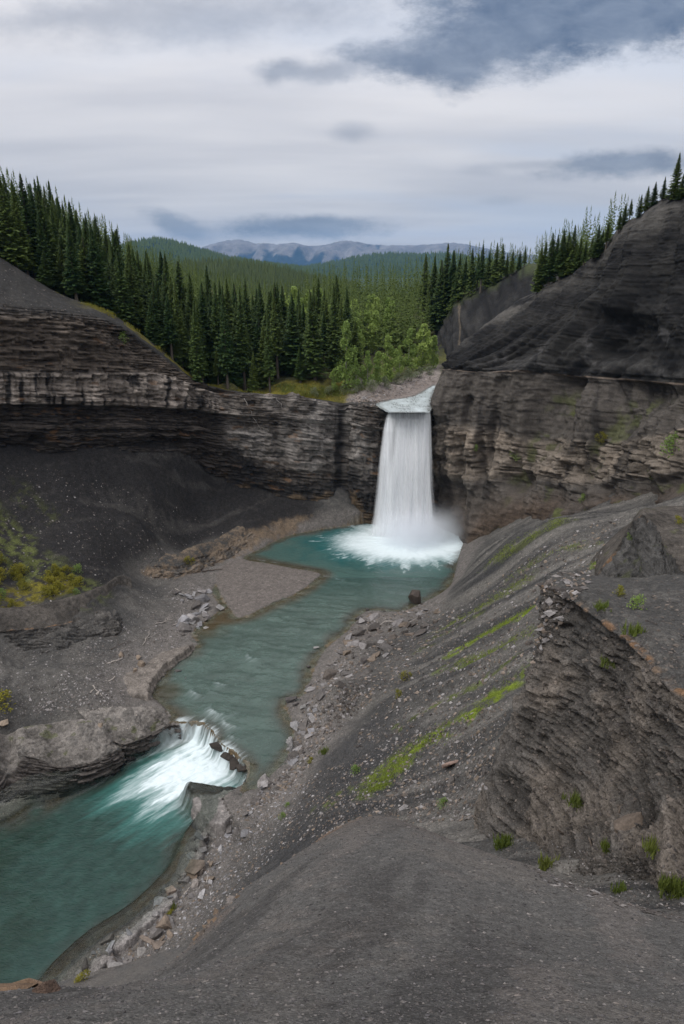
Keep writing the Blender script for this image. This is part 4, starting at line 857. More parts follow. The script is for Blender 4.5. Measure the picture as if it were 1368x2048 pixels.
mesa('rock_slab', [(185, 1348), (262, 1338), (318, 1302), (392, 1282), (378, 1302), (332, 1332), (306, 1372), (300, 1392), (240, 1392)], .5, -1.2, 727, 'flat tan bedrock pavement between the bleached logs and the shallows', (0, 0), (.19, .168, .148), .07, -.06)
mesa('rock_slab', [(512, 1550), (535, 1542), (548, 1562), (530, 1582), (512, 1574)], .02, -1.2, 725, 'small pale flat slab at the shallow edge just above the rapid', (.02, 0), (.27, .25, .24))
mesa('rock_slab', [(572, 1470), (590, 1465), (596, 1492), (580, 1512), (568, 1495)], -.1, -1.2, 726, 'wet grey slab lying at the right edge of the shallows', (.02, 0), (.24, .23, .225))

# ------------------------------------------------------------------ river
xs = np.concatenate([np.arange(-48, -24, .22), np.arange(-24, 0, .13), np.arange(0, 21, .2)])
ys = np.concatenate([np.arange(20, 36, .2), np.arange(36, 62, .13), np.arange(62, 110, .2)])
x, y = np.meshgrid(xs, ys); su = sdf(x, y, UP); sl = sdf(x, y, LO); sw = np.maximum(su, sl)
led, lp = seg_dist(x, y, LEDGE)
ldn = (sl > su)
n1 = fbm2(x * .5, y * .5, 4, 801); n2 = fbm2(x * 1.7, y * 1.7, 4, 802)
led, lp = seg_dist(x, y, LEDGE); t = sst(sl + (.38 * n2 + .3 * n1) * sst(led, 2.5, 1.2), -.35, .8)
zw = lerp(zup(y), ZLO, t)
def W2(px, py, z): return PZ(px, py, z)[:2]
n1 = fbm2(x * .5, y * .5, 4, 801); n2 = fbm2(x * 1.7, y * 1.7, 4, 802); n3 = fbm2(x * 5, y * 5, 3, 803)
# foam: the plunge under the fall, spreading outward in streaks
ic = np.array([10.4, 99.2]); rx_, ry_ = (x - ic[0]), (y - ic[1]); rad = np.hypot(rx_ / 1.25, ry_ * 1.05); ang = np.arctan2(ry_, rx_)
rstk = fbm2(ang * 7, rad * .25, 4, 804); rst2 = fbm2(ang * 16 + n1, rad * .5, 3, 805)
fp = sst(rad + 1.1 * rstk + .3 * rst2 + .6 * n2, 13.0, 3.4) ** 1.1
fp = np.maximum(fp, .55 * sst(rad + 5 * rstk + 2 * n2, 14, 8) * sst(rst2 + n2 * .5, -.05, .4))
# foam: the rapid below the ledge
fd = np.array([-.70, -.71]); fo = W2(450, 1490, -1.5); al = (x - fo[0]) * fd[0] + (y - fo[1]) * fd[1]; ac = (x - fo[0]) * fd[1] * -1 + (y - fo[1]) * fd[0]
stk = fbm2(ac * 1.3 + .3 * n1, al * .16, 4, 806, .6); stk2 = fbm2(ac * 3.4 + .4 * n1, al * .35, 4, 807, .6)
foamc = smooth_poly([W2(*p, ZLO) for p in [(372, 1468), (410, 1470), (450, 1505), (478, 1538), (475, 1560), (440, 1575), (400, 1590), (352, 1604), (316, 1606), (292, 1586), (296, 1556), (316, 1530), (345, 1505)]], 3, True)
sf = sdf(x, y, foamc)
fr = sst(sf + 2.4 * stk + 1.0 * stk2, -2.2, 2.0) * sst(sl, -1.5, 0.0) * (.82 + .35 * stk2 + .2 * n2)
fr = np.maximum(fr, .4 * sst(sf + 3.2 * stk + 1.2 * stk2, -3.6, -.2) * (sl > 0))
drop = sst(led, 1.0, .2) * sst(sl, -.35, .25) * (.60 + .6 * stk2 + .5 * n3)
seg_d, seg_p = seg_dist(x, y, LEDGE); Ltot = seg_p.max()
ld_on = sst(seg_p / Ltot, .02, .08) * (1 - .75 * sst(np.abs(seg_p / Ltot - .36), .09, .02) - .5 * sst(np.abs(seg_p / Ltot - .78), .08, .02)) * lerp(1.0, .55, sst(seg_p / Ltot, .36, .45))
fr = np.maximum(fr, np.clip(drop * ld_on, 0, 1) * .95)
# small white crests over stones in the shallows
WC = [((435, 1428), 1.5, .6), ((460, 1452), 1.3, .55), ((470, 1478), .9, .4), ((395, 1392), 1.2, .5), ((440, 1372), .9, .5), ((425, 1388), .8, .4), ((505, 1322), 1.1, .45), ((320, 1385), .7, .3), ((410, 1340), .8, .25), ((215, 1545), .6, .5), ((470, 1075), 0.1, 0), ((545, 1090), 1.6, .0)]
fw = np.zeros(x.shape); humps = np.zeros(x.shape)
fl = np.array([-.45, -.89])
for (p, r_, a_) in WC:
    c = W2(*p, -.45 if p[1] < 1500 else ZLO); u_ = (x - c[0]) * fl[0] + (y - c[1]) * fl[1]; v_ = -(x - c[0]) * fl[1] + (y - c[1]) * fl[0]
    v_ = v_ + .18 * n2; e = np.exp(-(v_ / r_) ** 2)
    crest_ = sst(u_ + .5 * (v_ / r_) ** 2 * r_ + .3 * n3, -.35, .05) * np.exp(-np.clip(u_, 0, 9) / (.8 * r_)) * e
    fw = np.maximum(fw, a_ * crest_ * (.75 + .45 * fbm2(v_ * 2.5, u_ * .6, 3, 808))); humps += .16 * e * np.exp(-(u_ / .8) ** 2) * min(1, a_ * 1.6)
# thin scum lines round the gravel bar
bl = smooth_poly([W2(*p, 0) for p in [(500, 1116), (545, 1124), (590, 1134), (640, 1150), (675, 1158)]], 3); bd, _ = seg_dist(x, y, bl)
fw = np.maximum(fw, .30 * sst(bd + .4 * n2, .7, .1) * sst(n1 + n2, -.1, .4))
bl = smooth_poly([W2(*p, 0) for p in [(640, 1148), (665, 1152), (685, 1160)]], 3); bd, _ = seg_dist(x, y, bl); fw = np.maximum(fw, .16 * sst(bd + .5 * n2, 1.2, .0))
foam = np.clip(np.maximum(np.maximum(fp, fr), fw), 0, 1)
# body colour of the water
deep = np.array([.009, .095, .098]); mid_ = np.array([.092, .138, .120]); brown = np.array([.085, .055, .022]); green = np.array([.018, .045, .030]); turq = np.array([.055, .19, .17])
teal_lo = np.array([.034, .080, .066])
C = np.zeros(x.shape + (3,)) + mid_ * (1 + .3 * n1[..., None])
pc = W2(690, 1095, 0); pm = sst(np.hypot((x - 7) / 1.45, (y - 98.5) / 1.0) + 2.0 * n1 + n2, 13.5, 5.5); C = cmix(C, deep, pm)
C = cmix(C, np.array([.045, .10, .09]), sst(y + 1.5 * n1, 76, 86) * (1 - pm) * .7)
C = cmix(C, np.array([.10, .24, .23]), sst(rad + 2 * rstk, 13, 6) * .55)
low = (sl > .2) * 1.0
lc = lerp(teal_lo, green, sst((-x - 19) * .11 + (36 - y) * .035 + .45 * n1 + .25 * stk, .0, 1.0)[..., None])
lc = cmix(lc, np.array([.055, .045, .015]), sst(-x - .25 * y + 3 * n1, 24, 38) * .45)
C = cmix(C, lc, low)
C = cmix(C, C * .52, low * (.75 + .5 * n2).clip(0, 1))
C = cmix(C, turq, low * sst(sf + 3.0 * stk + 1.2 * stk2, -5.5, -.6) * .8)
edge_ = sst(2.2 + 1.2 * n1 - sw, 0, 2.0)
C = cmix(C, np.array([.085, .078, .066]), edge_ * .75 * (1 - .5 * low))
bk = W2(425, 1225, 0); C = cmix(C, brown, sst(np.hypot(x - bk[0] + .3, (y - bk[1]) * .75) + n1, 5.2, 2.2) * .9)
for p, rr_ in [((345, 1440), 3.0), ((335, 1385), 2.4)]:
    c = W2(*p, -.4); C = cmix(C, brown * .8, sst(np.hypot(x - c[0], y - c[1]) + .8 * n1, rr_, .6) * .6)
clear = np.clip(.9 * sst(1.5 + .6 * n1 - sw, 0, 1.5) + .25 * (su > 0) * (y < 86), 0, .92) * (1 - foam)
bar_d = -sdf(x, y, BAR); C = cmix(C, np.array([.115, .088, .055]), sst(bar_d + .5 * n1, 2.6, .2) * .65); clear = np.maximum(clear, .8 * sst(bar_d + .4 * n1, 2.0, .1) * (1 - foam))
# waves
flow = (x * fl[1] * -1 + y * fl[0]); along = x * fl[0] + y * fl[1]
rip = 1.5 * fbm2((along + .25 * flow) * 1.25 + .6 * n1, flow * .30, 2, 811) * (1 + .6 * n2) + .35 * np.sin((along + .25 * flow) * 4.6 + 5.0 * n1 + 2.2 * n2) * sst(fbm2(x * .2, y * .2, 3, 809), -.3, .25)
amp = sst(y, 95, 84) * (su > sl)
zw = zw + .07 * rip * amp + .035 * n2 * amp + .018 * n3 + humps + (.16 * fr * (stk + .3) + .08 * fr * stk2) * sst(led, .8, 2.0) + .07 * fr * n3 + .05 * fr * n2 + .25 * fp * np.clip(1 - rad / 8, 0, 1) * (rst2 + .4)
K = sw > -1.6
F = grid_faces(*x.shape, keep=K)
V, F, at = compact(np.stack([x, y, zw], -1).reshape(-1, 3), F, {'col': C.reshape(-1, 3), 'foam': foam.ravel(), 'clear': clear.ravel(), 'along': al.ravel(), 'across': ac.ravel()})
m, tt, out = new_mat('river_water')
A1 = lambda n_: tt.node('ShaderNodeAttribute', attribute_name=n_)
pos = tt.node('ShaderNodeNewGeometry').outputs['Position']
wv = tt.mapv(pos, (1.0, 1.9, 1), rot=(0, 0, .5))
na = tt.noise(wv, 1.6, 4, .5, .6); nb = tt.noise(wv, 5.0, 3, .5, .3)
fs = tt.node('ShaderNodeCombineXYZ'); tt.l.new(tt.math('MULTIPLY', A1('across').outputs['Fac'], 5.0), fs.inputs[0]); tt.l.new(tt.math('MULTIPLY', A1('along').outputs['Fac'], .7), fs.inputs[1])
nf = tt.noise(fs.outputs[0], 1.0, 4, .6, .4)
foamf = A1('foam').outputs['Fac']
ff = tt.ss(tt.math('ADD', foamf, tt.math('MULTIPLY', tt.math('SUBTRACT', nf, .5), .45)), .08, .85)
ff = tt.math('MULTIPLY', ff, tt.ss(foamf, 0.0, .12))
colr = tt.mix(tt.lin(na, .35, .65, 0, .30), A1('col').outputs['Color'], tt.mix(1.0, A1('col').outputs['Color'], c4(.55, .6, .6), 'MULTIPLY'))
colr = tt.mix(ff, colr, c4(.70, .79, .81))
bp = tt.node('ShaderNodeBump'); bp.inputs['Distance'].default_value = .11; bp.inputs['Strength'].default_value = .8
tt.l.new(tt.math('ADD', tt.math('MULTIPLY', na, .7), tt.math('MULTIPLY', nb, .3)), bp.inputs['Height'])
pw = tt.node('ShaderNodeBsdfPrincipled'); tt.l.new(colr, pw.inputs['Base Color']); tt.l.new(tt.lin(ff, 0, 1, .16, .8), pw.inputs['Roughness'])
tt.l.new(bp.outputs[0], pw.inputs['Normal']); pw.inputs['IOR'].default_value = 1.33
tr = tt.node('ShaderNodeBsdfTransparent'); tr.inputs[0].default_value = c4(.86, .92, .88)
gl_ = tt.node('ShaderNodeBsdfGlossy'); gl_.inputs['Roughness'].default_value = .12; tt.l.new(bp.outputs[0], gl_.inputs['Normal'])
fres = tt.node('ShaderNodeFresnel'); fres.inputs[0].default_value = 1.33
clr = tt.node('ShaderNodeMixShader'); tt.l.new(fres.outputs[0], clr.inputs[0]); tt.l.new(tr.outputs[0], clr.inputs[1]); tt.l.new(gl_.outputs[0], clr.inputs[2])
mx = tt.node('ShaderNodeMixShader'); tt.l.new(A1('clear').outputs['Fac'], mx.inputs[0]); tt.l.new(pw.outputs[0], mx.inputs[1]); tt.l.new(clr.outputs[0], mx.inputs[2])
tt.l.new(mx.outputs[0], out.inputs[0]); M_WATER = m
o = link('river', mesh_np('river', V, F, M_WATER, at)); tag(o, kind='structure')

# the stream above the lip
lo_, hi_ = UPST.min(0) - .4, UPST.max(0) + .4
x, y = np.meshgrid(np.arange(lo_[0], hi_[0], .16), np.arange(lo_[1], hi_[1], .22)); d = sdf(x, y, UPST)
n1 = fbm2(x * .6, y * .35, 4, 821); n2 = fbm2(x * 2.2, y * 1.2, 3, 822)
z = 20.0 + .012 * (y - 104).clip(0, 60) + .05 * n1 + .04 * n2
foam = np.clip(.34 + .22 * n1 + .10 * n2, 0, .8)  # reflected sky painted in: even whiteness through the foam value, pale base colour below
C = np.zeros(x.shape + (3,)) + np.array([.27, .30, .30]); C = cmix(C, np.array([.12, .11, .09]), sst(.9 - d, 0, .8) * .6)
F = grid_faces(*x.shape, keep=d > -.35)
V, F, at = compact(np.stack([x, y, z], -1).reshape(-1, 3), F, {'col': C.reshape(-1, 3), 'foam': foam.ravel(), 'clear': (.5 * sst(.5 - d, 0, .4)).ravel(), 'along': y.ravel(), 'across': x.ravel()})
o = link('stream', mesh_np('stream', V, F, M_WATER, at)); tag(o, kind='structure')

# ------------------------------------------------------------------ the waterfall
def fall_mat(name, opac, off, lum):
    m, t, out = new_mat(name)
    fu = t.node('ShaderNodeAttribute', attribute_name='fu').outputs['Fac']; fv = t.node('ShaderNodeAttribute', attribute_name='fv').outputs['Fac']; fa = t.node('ShaderNodeAttribute', attribute_name='fa').outputs['Fac']
    v = t.node('ShaderNodeCombineXYZ'); t.l.new(fu, v.inputs[0]); t.l.new(t.math('MULTIPLY', fv, .055), v.inputs[1]); v.inputs[2].default_value = off
    a = t.noise(v.outputs[0], .8, 1, .4, .05); b = t.noise(v.outputs[0], 1.9, 2, .45, .05); c = t.noise(v.outputs[0], 5.0, 2, .5, 0)
    k = t.math('ADD', t.math('ADD', t.math('MULTIPLY', a, .50), t.math('MULTIPLY', b, .40)), t.math('MULTIPLY', c, .10))
    al = t.math('MULTIPLY', t.lin(k, .34, .60, opac[0], opac[1]), fa, clamp=True)
    p = t.node('ShaderNodeBsdfPrincipled'); p.inputs['Roughness'].default_value = .7; p.inputs['Specular IOR Level'].default_value = .2
    t.l.new(t.mix(t.ss(k, .36, .60), c4(.91 * lum, .935 * lum, .965 * lum), c4(.93 * lum, .95 * lum, .97 * lum)), p.inputs['Base Color'])
    tl = t.node('ShaderNodeBsdfTranslucent'); tl.inputs[0].default_value = c4(.86, .9, .95)
    ms = t.node('ShaderNodeMixShader'); ms.inputs[0].default_value = .08; t.l.new(p.outputs[0], ms.inputs[1]); t.l.new(tl.outputs[0], ms.inputs[2])
    tr = t.node('ShaderNodeBsdfTransparent'); mx = t.node('ShaderNodeMixShader'); t.l.new(al, mx.inputs[0]); t.l.new(tr.outputs[0], mx.inputs[1]); t.l.new(ms.outputs[0], mx.inputs[2])
    t.l.new(mx.outputs[0], out.inputs[0]); return m
vz = np.array([0, .03, .08, .16, .35, .6, .85, 1.0])
LPX = [(776, 820), (774, 826), (770, 838), (765, 862), (758, 915), (752, 975), (746, 1030), (734, 1076)]
RPX = [(861, 820), (862, 826), (863, 838), (864, 862), (866, 915), (869, 975), (875, 1030), (892, 1078)]
YD = np.array([105.0, 104.2, 103.5, 103.0, 102.5, 102.1, 101.8, 101.5])
root = bpy.data.objects.new('waterfall', None); COL.objects.link(root); root.location = (10.3, 102, 0)
tag(root, 'tall white waterfall plunging over the cliff lip into the turquoise pool', 'waterfall')
def fall_sheet(dy, seed, opac, lum, squeeze=0.0, fold=.35):
    nu, nv = 120, 140; u = np.linspace(0, 1, nu)[None]; v = np.linspace(0, 1, nv)[:, None] ** 1.25
    L = np.array([PY(*p, yy) for p, yy in zip(LPX, YD)]); Rr = np.array([PY(*p, yy) for p, yy in zip(RPX, YD)])
    f = lambda A_, i: np.interp(v[:, 0], vz, A_[:, i])
    xl, xr = f(L, 0), f(Rr, 0); uu = squeeze + u * (1 - 2 * squeeze)
    xx = xl[:, None] + (xr - xl)[:, None] * uu; z = f((L + Rr) / 2, 2)[:, None] + 0 * xx; yy = f(np.stack([YD] * 3, 1), 0)[:, None] + 0 * xx
    vv = v + 0 * u
    fo = fbm2(u * 5 + 0 * v, vv * .5, 3, seed); fo2 = fbm2(u * 16 + 0 * v, vv * .8, 3, seed + 1)
    yy = yy + dy * sst(vv, 0, .1) - fold * (fo + .35 * fo2) * sst(vv, .02, .25) - 1.1 * (1 - (2 * u - 1) ** 2) * sst(vv, .0, .5) * .6
    z[0] = z[0] * 0 + 20.02
    e = np.minimum(u, 1 - u) * 9.0
    soft = sst(e + .5 * fo2, .0, .45 + .75 * vv)
    fa = soft * (1 - .55 * np.exp(-((u - .235 - .03 * fo2) / .055) ** 2) * sst(vv, .05, .14) * (1 - sst(vv, .28, .5)))
    fa = fa * (1 - .25 * np.exp(-((u - .10) / .05) ** 2) * sst(vv, .3, .5)) * (1 - sst(vv, .93, 1.0) * .5)
    d = bpy.data.materials.get('x')
    me = mesh_np('curtain', np.stack([xx, yy, z], -1).reshape(-1, 3) - np.array([10.3, 102, 0]), grid_faces(nv, nu), fall_mat('falling_water', opac, seed * .37, lum), {'fu': (xx * 1.0).ravel(), 'fv': (vv * 20).ravel(), 'fa': fa.ravel()})
    return link('curtain', me, root)
fall_sheet(.35, 851, (1.0, 1.2), 1.0, .02, .05)
fall_sheet(-.05, 861, (.25, .8), 1.0, .0, .07)
fall_sheet(-.5, 871, (-.1, .6), 1.0, .03, .15)

# spray hanging over the plunge pool
def mist(name, loc, rad_, dens, label, seed):
    bm = bmesh.new(); bmesh.ops.create_icosphere(bm, subdivisions=3, radius=1.0); me = bpy.data.meshes.new(name); bm.to_mesh(me); bm.free()
    m, t, out = new_mat('spray'); oc = t.node('ShaderNodeTexCoord').outputs['Object']
    ln = t.node('ShaderNodeVectorMath', operation='LENGTH'); t.l.new(oc, ln.inputs[0])
    wp = t.node('ShaderNodeVectorMath', operation='ADD'); t.l.new(oc, wp.inputs[0]); wp.inputs[1].default_value = (seed, 0, 0)
    n = t.noise(wp.outputs[0], 2.2, 3, .5)
    sx = t.node('ShaderNodeSeparateXYZ'); t.l.new(oc, sx.inputs[0])
    f = t.ss(t.math('ADD', ln.outputs['Value'], t.math('MULTIPLY', t.math('SUBTRACT', n, .5), .5)), .95, .15)
    f = t.math('POWER', f, 1.6)
    pv = t.node('ShaderNodeVolumePrincipled'); pv.inputs['Color'].default_value = c4(.96, .975, 1.0); pv.inputs['Anisotropy'].default_value = .1
    t.l.new(t.math('MULTIPLY', f, dens), pv.inputs['Density']); t.l.new(pv.outputs[0], out.inputs['Volume']); me.materials.append(m)
    o = link(name, me); o.location = loc; o.scale = rad_; o['kind'] = 'stuff'; return o
mist('spray', (11.3, 98.8, .4), (7.8, 6.2, 5.6), .8, '', 0)
mist('spray', (15.5, 100.2, 1.5), (6.5, 5.0, 6.0), .28, '', 5)

# ------------------------------------------------------------------ far hills and the mountain range
def far_ridge(name, sil, y0, depth, base_py, mat, colf, nrow=30, ncol=200, rough=1.0, seed=900):
    px = np.linspace(sil[0][0], sil[-1][0], ncol); py = np.interp(px, [p[0] for p in sil], [p[1] for p in sil])
    k = np.ones(7) / 7; py = np.convolve(np.pad(py, 3, 'edge'), k, 'valid')
    top = np.array([PY(a, b, y0) for a, b in zip(px, py)])
    rows = []
    for i in range(nrow + 14):
        t = i / nrow
        if t <= 1: yy = y0 - depth * (1 - t); h = t ** 1.15
        else: yy = y0 + depth * (t - 1); h = 1 - (t - 1) ** 1.2 * .9
        r_ = top.copy(); r_[:, 0] = top[:, 0] * yy / y0; r_[:, 1] = yy
        zb = 11.0
        r_[:, 2] = zb + (top[:, 2] - zb) * h; rows.append(r_)
    G = np.array(rows); x, y, z = G[..., 0], G[..., 1], G[..., 2]; Hh = (top[:, 2].max() - 20)
    sc = 1 / (Hh + 1e-3)
    rg = 1 - 2 * np.abs(fbm2(x * sc * 1.4, y * sc * .5, 5, seed)); t_ = np.clip(np.arange(nrow + 14) / nrow, 0, 1)[:, None]
    amp = Hh * .20 * rough * np.sin(np.pi * np.clip(t_, 0, 1)) ** .8
    G[..., 2] += amp * (rg - .3); G[..., 2] += Hh * .02 * rough * fbm2(x * sc * 8, y * sc * 4, 4, seed + 1)
    C = colf(G, rg, np.broadcast_to(t_, x.shape))
    o = link(name, mesh_np(name, G.reshape(-1, 3), grid_faces(*x.shape), mat, {'col': C.reshape(-1, 3)})); tag(o, kind='structure'); return G
M_FAR = rock_mat('far_slope', .5, fine=.01)
def mcol(G, rg, t):
    n = fbm2(G[..., 0] / 170, G[..., 1] / 700, 6, 911); C = np.zeros(G.shape) + np.array([.15, .14, .135])
    C = C * (1 + .5 * fbm2(G[..., 0] / 60, G[..., 1] / 200, 4, 912))[..., None]
    return cmix(C, np.array([.010, .022, .03]), sst(1.25 * n + .35 * (-rg) + 1.3 * (.60 - t), .0, .22) * .97)
far_ridge('mountain', [(300, 520), (380, 505), (410, 492), (440, 484), (462, 480), (478, 477), (492, 482), (505, 488), (530, 486), (560, 490), (578, 485), (590, 484), (615, 493), (650, 490), (675, 483), (692, 480), (710, 483), (735, 488), (780, 491), (850, 490), (898, 485), (935, 489), (970, 497), (1040, 510), (1150, 520)], 9000, 1500, 548, M_FAR, mcol, rough=1.5, seed=901)
def hcol(a, b, sc):
    def f(G, rg, t):
        n = fbm2(G[..., 0] / sc, G[..., 1] / sc, 6, 921, .7); C = np.zeros(G.shape) + np.array(a)
        return cmix(C, np.array(b), sst(n, -.15, .35))
    return f
# the plain that carries the hills
gx_, gy_ = np.meshgrid(np.linspace(-6500, 6500, 40), np.concatenate([np.linspace(290, 1200, 20), np.linspace(1500, 10500, 20)]))
o = link('ground', mesh_np('ground', np.stack([gx_, gy_, 13.0 + 0 * gx_], -1).reshape(-1, 3), grid_faces(*gx_.shape), M_FAR, {'col': np.zeros((gx_.size, 3)) + np.array([.03, .05, .02])})); tag(o, kind='structure')
HA = far_ridge('hill', [(60, 528), (150, 508), (235, 496), (275, 484), (315, 478), (350, 485), (395, 499), (440, 512), (520, 528), (620, 540)], 2600, 700, 560, M_FAR, hcol((.012, .030, .022), (.030, .060, .030), 60), rough=.6, seed=931)
HC = far_ridge('hill', [(480, 545), (600, 538), (660, 526), (720, 514), (765, 508), (830, 510), (890, 507), (930, 513), (990, 526), (1080, 536)], 3600, 900, 560, M_FAR, hcol((.012, .030, .024), (.022, .046, .030), 80), rough=.6, seed=941)
HB = far_ridge('hill', [(240, 566), (320, 549), (375, 540), (430, 536), (480, 539), (530, 545), (570, 554), (615, 566), (700, 582)], 800, 330, 610, M_FAR, hcol((.015, .030, .012), (.035, .055, .020), 25), rough=.45, seed=951)

# ------------------------------------------------------------------ the air
bm = bmesh.new(); bmesh.ops.create_cube(bm, size=1.0); me = bpy.data.meshes.new('haze'); bm.to_mesh(me); bm.free()
o = link('haze', me); o.location = (0, 5300, 262); o.scale = (9000, 11000, 536); o['kind'] = 'stuff'
m, t, out = new_mat('air'); pv = t.node('ShaderNodeVolumePrincipled'); pv.inputs['Color'].default_value = c4(.24, .53, 1.0); pv.inputs['Density'].default_value = 4.6e-5
t.l.new(pv.outputs[0], out.inputs['Volume']); me.materials.append(m)
# ------------------------------------------------------------------ trees
def leaf_mat(name, a, b, trans=.25, var=.35):
    m, t, out = new_mat(name)
    oi = t.node('ShaderNodeObjectInfo').outputs['Random']; tn = t.node('ShaderNodeAttribute', attribute_name='tone').outputs['Fac']
    f = t.math('ADD', t.math('MULTIPLY', t.math('POWER', oi, 1.3), .72), t.math('MULTIPLY', tn, .34))
    col = t.mix(f, c4(*a), c4(*b))
    p = t.node('ShaderNodeBsdfPrincipled'); t.l.new(col, p.inputs['Base Color']); p.inputs['Roughness'].default_value = .65; p.inputs['Specular IOR Level'].default_value = .25
    tl = t.node('ShaderNodeBsdfTranslucent'); t.l.new(col, tl.inputs[0])
    ms = t.node('ShaderNodeMixShader'); ms.inputs[0].default_value = trans; t.l.new(p.outputs[0], ms.inputs[1]); t.l.new(tl.outputs[0], ms.inputs[2])
    t.l.new(ms.outputs[0], out.inputs[0]); return m
M_SPRUCE = leaf_mat('spruce_needles', (.028, .066, .020), (.120, .165, .036))
M_YOUNG = leaf_mat('young_spruce_needles', (.045, .095, .022), (.075, .13, .03))
M_ASPEN = leaf_mat('aspen_leaves', (.21, .30, .075), (.35, .44, .12), .35)
M_WILLOW = leaf_mat('willow_leaves', (.14, .17, .09), (.22, .245, .14), .3)
M_DECID = leaf_mat('green_leaves', (.15, .23, .055), (.26, .35, .09), .3)
M_YBUSH = leaf_mat('yellow_leaves', (.17, .17, .02), (.27, .24, .03), .3)
M_GRASS = leaf_mat('grass_blades', (.10, .14, .025), (.19, .21, .05), .3)
M_MOSS = leaf_mat('moss_blades', (.20, .27, .03), (.31, .38, .06), .3)
M_BARK = rock_mat('bark', .02, fine=3)
M_DEAD = rock_mat('bleached_wood', .01, fine=4)

def trunk_np(H, r0, rng, lean=.02, n=7, k=8, col=(.10, .085, .07)):
    hs = np.linspace(-.4, H * .985, k); off = np.cumsum(rng.randn(k, 2) * lean, 0); off[0] = 0
    V = []; 
    for i, h in enumerate(hs):
        r = r0 * max(.06, 1 - max(h, 0) / H) ** .9 * (1.25 if i == 0 else 1)
        for j in range(n): a = 2 * math.pi * j / n; V.append((off[i, 0] + r * math.cos(a), off[i, 1] + r * math.sin(a), h))
    F = [(i * n + j, i * n + (j + 1) % n, (i + 1) * n + (j + 1) % n, (i + 1) * n + j) for i in range(k - 1) for j in range(n)]
    return np.array(V), np.array(F), np.zeros((len(V), 3)) + np.array(col)
def spruce_np(seed, H, Rm, bare, nb, tw=6, dens=1.0):
    """needle sprays on drooping branches"""
    rng = np.random.RandomState(seed); V = []; F = []; T = []
    h = bare * H + (H - bare * H) * (np.arange(nb) / nb) ** .92
    for i in range(nb):
        f = (h[i] - bare * H) / (H - bare * H); a = i * 2.39996 + rng.randn() * .5
        L = Rm * (1 - f) ** 1.02 * (.60 + .55 * rng.rand()) * (.55 + .45 * min(1, f / .12 + .3)) + .03
        if rng.rand() < .08: L *= .45
        el = lerp(-.42, .55, f ** 1.5) + rng.randn() * .10
        u = np.array([math.cos(a), math.sin(a), 0]); n = np.array([-math.sin(a), math.cos(a), 0]); zz = np.array([0, 0, 1.0])
        b = np.array([0, 0, h[i]])
        sp = lambda t: b + u * (L * t * math.cos(el)) + zz * (L * (t * math.sin(el) - .28 * t * (1 - t) * 1.6 + .10 * t * t))
        tone = rng.rand()
        for k in range(tw):
            t = (k + .7) / tw; p = sp(t)
            for sgn in (-1, 1):
                l = (L * .46 * (1 - .55 * t) + .05) * (.7 + .6 * rng.rand()); wd = (.045 + .105 * L) * dens
                d = u * (.55 + .3 * rng.rand()) + n * sgn * (.75 + .2 * rng.randn()) - zz * (.30 + .35 * rng.rand()); d /= np.linalg.norm(d)
                sd = np.cross(d, zz) ; sd /= np.linalg.norm(sd) + 1e-6; sd = sd + zz * rng.randn() * .5
                q = len(V); V += [p, p + d * l * .45 + sd * wd, p + d * l, p + d * l * .5 - sd * wd - zz * .08]; F.append((q, q + 1, q + 2, q + 3)); T += [tone] * 4
        q = len(V); tip = sp(1.12); m = sp(.55)
        V += [b, m + n * .13 * L, tip, m - n * .13 * L]; F.append((q, q + 1, q + 2, q + 3)); T += [tone] * 4
    top = np.array([0, 0, H])
    for k in range(10):                                            # the leader
        a = rng.rand() * 6.28; hh = H * (.93 + .07 * k / 10); q = len(V); rr_ = .13 * (1 - k / 12)
        V += [(0, 0, hh + .5), (rr_ * math.cos(a), rr_ * math.sin(a), hh - .1), (rr_ * math.cos(a + .9), rr_ * math.sin(a + .9), hh - .12)]; F.append((q, q + 1, q + 2, q)); T += [.6] * 3
    F = np.array(F); tri = F[F[:, 3] == F[:, 0]][:, :3]; quad = F[F[:, 3] != F[:, 0]]
    return np.array(V, float), [quad, tri], np.array(T)
def leafy_np(seed, H, Rm, base, n, leaf, lumps=9, thin=1.0):
    rng = np.random.RandomState(seed); V = []; F = []; T = []
    cs = []
    for k in range(lumps):
        f = (k + rng.rand()) / lumps; a = rng.rand() * 6.28; r = Rm * (.15 + .55 * rng.rand()) * math.sin(math.pi * min(.97, .18 + .80 * f)) 
        cs.append((r * math.cos(a), r * math.sin(a), base * H + (H * .94 - base * H) * f, Rm * (.34 + .26 * rng.rand()) * (1.05 - .5 * f), rng.rand()))
    for i in range(n):
        c = cs[rng.randint(lumps)]; d = rng.randn(3); d /= np.linalg.norm(d); r = c[3] * rng.rand() ** .45
        p = np.array(c[:3]) + d * r * np.array([1, 1, 1.25 * thin]); w_ = rng.randn(3); w_ /= np.linalg.norm(w_); e = np.cross(w_, rng.randn(3)); e /= np.linalg.norm(e) + 1e-6
        l = leaf * (.6 + .8 * rng.rand()); q = len(V); V += [p - w_ * l, p + e * l * .6, p + w_ * l, p - e * l * .6]; F.append((q, q + 1, q + 2, q + 3)); T += [np.clip(c[4] * .6 + .4 * rng.rand(), 0, 1)] * 4
    return np.array(V), [np.array(F)], np.array(T)

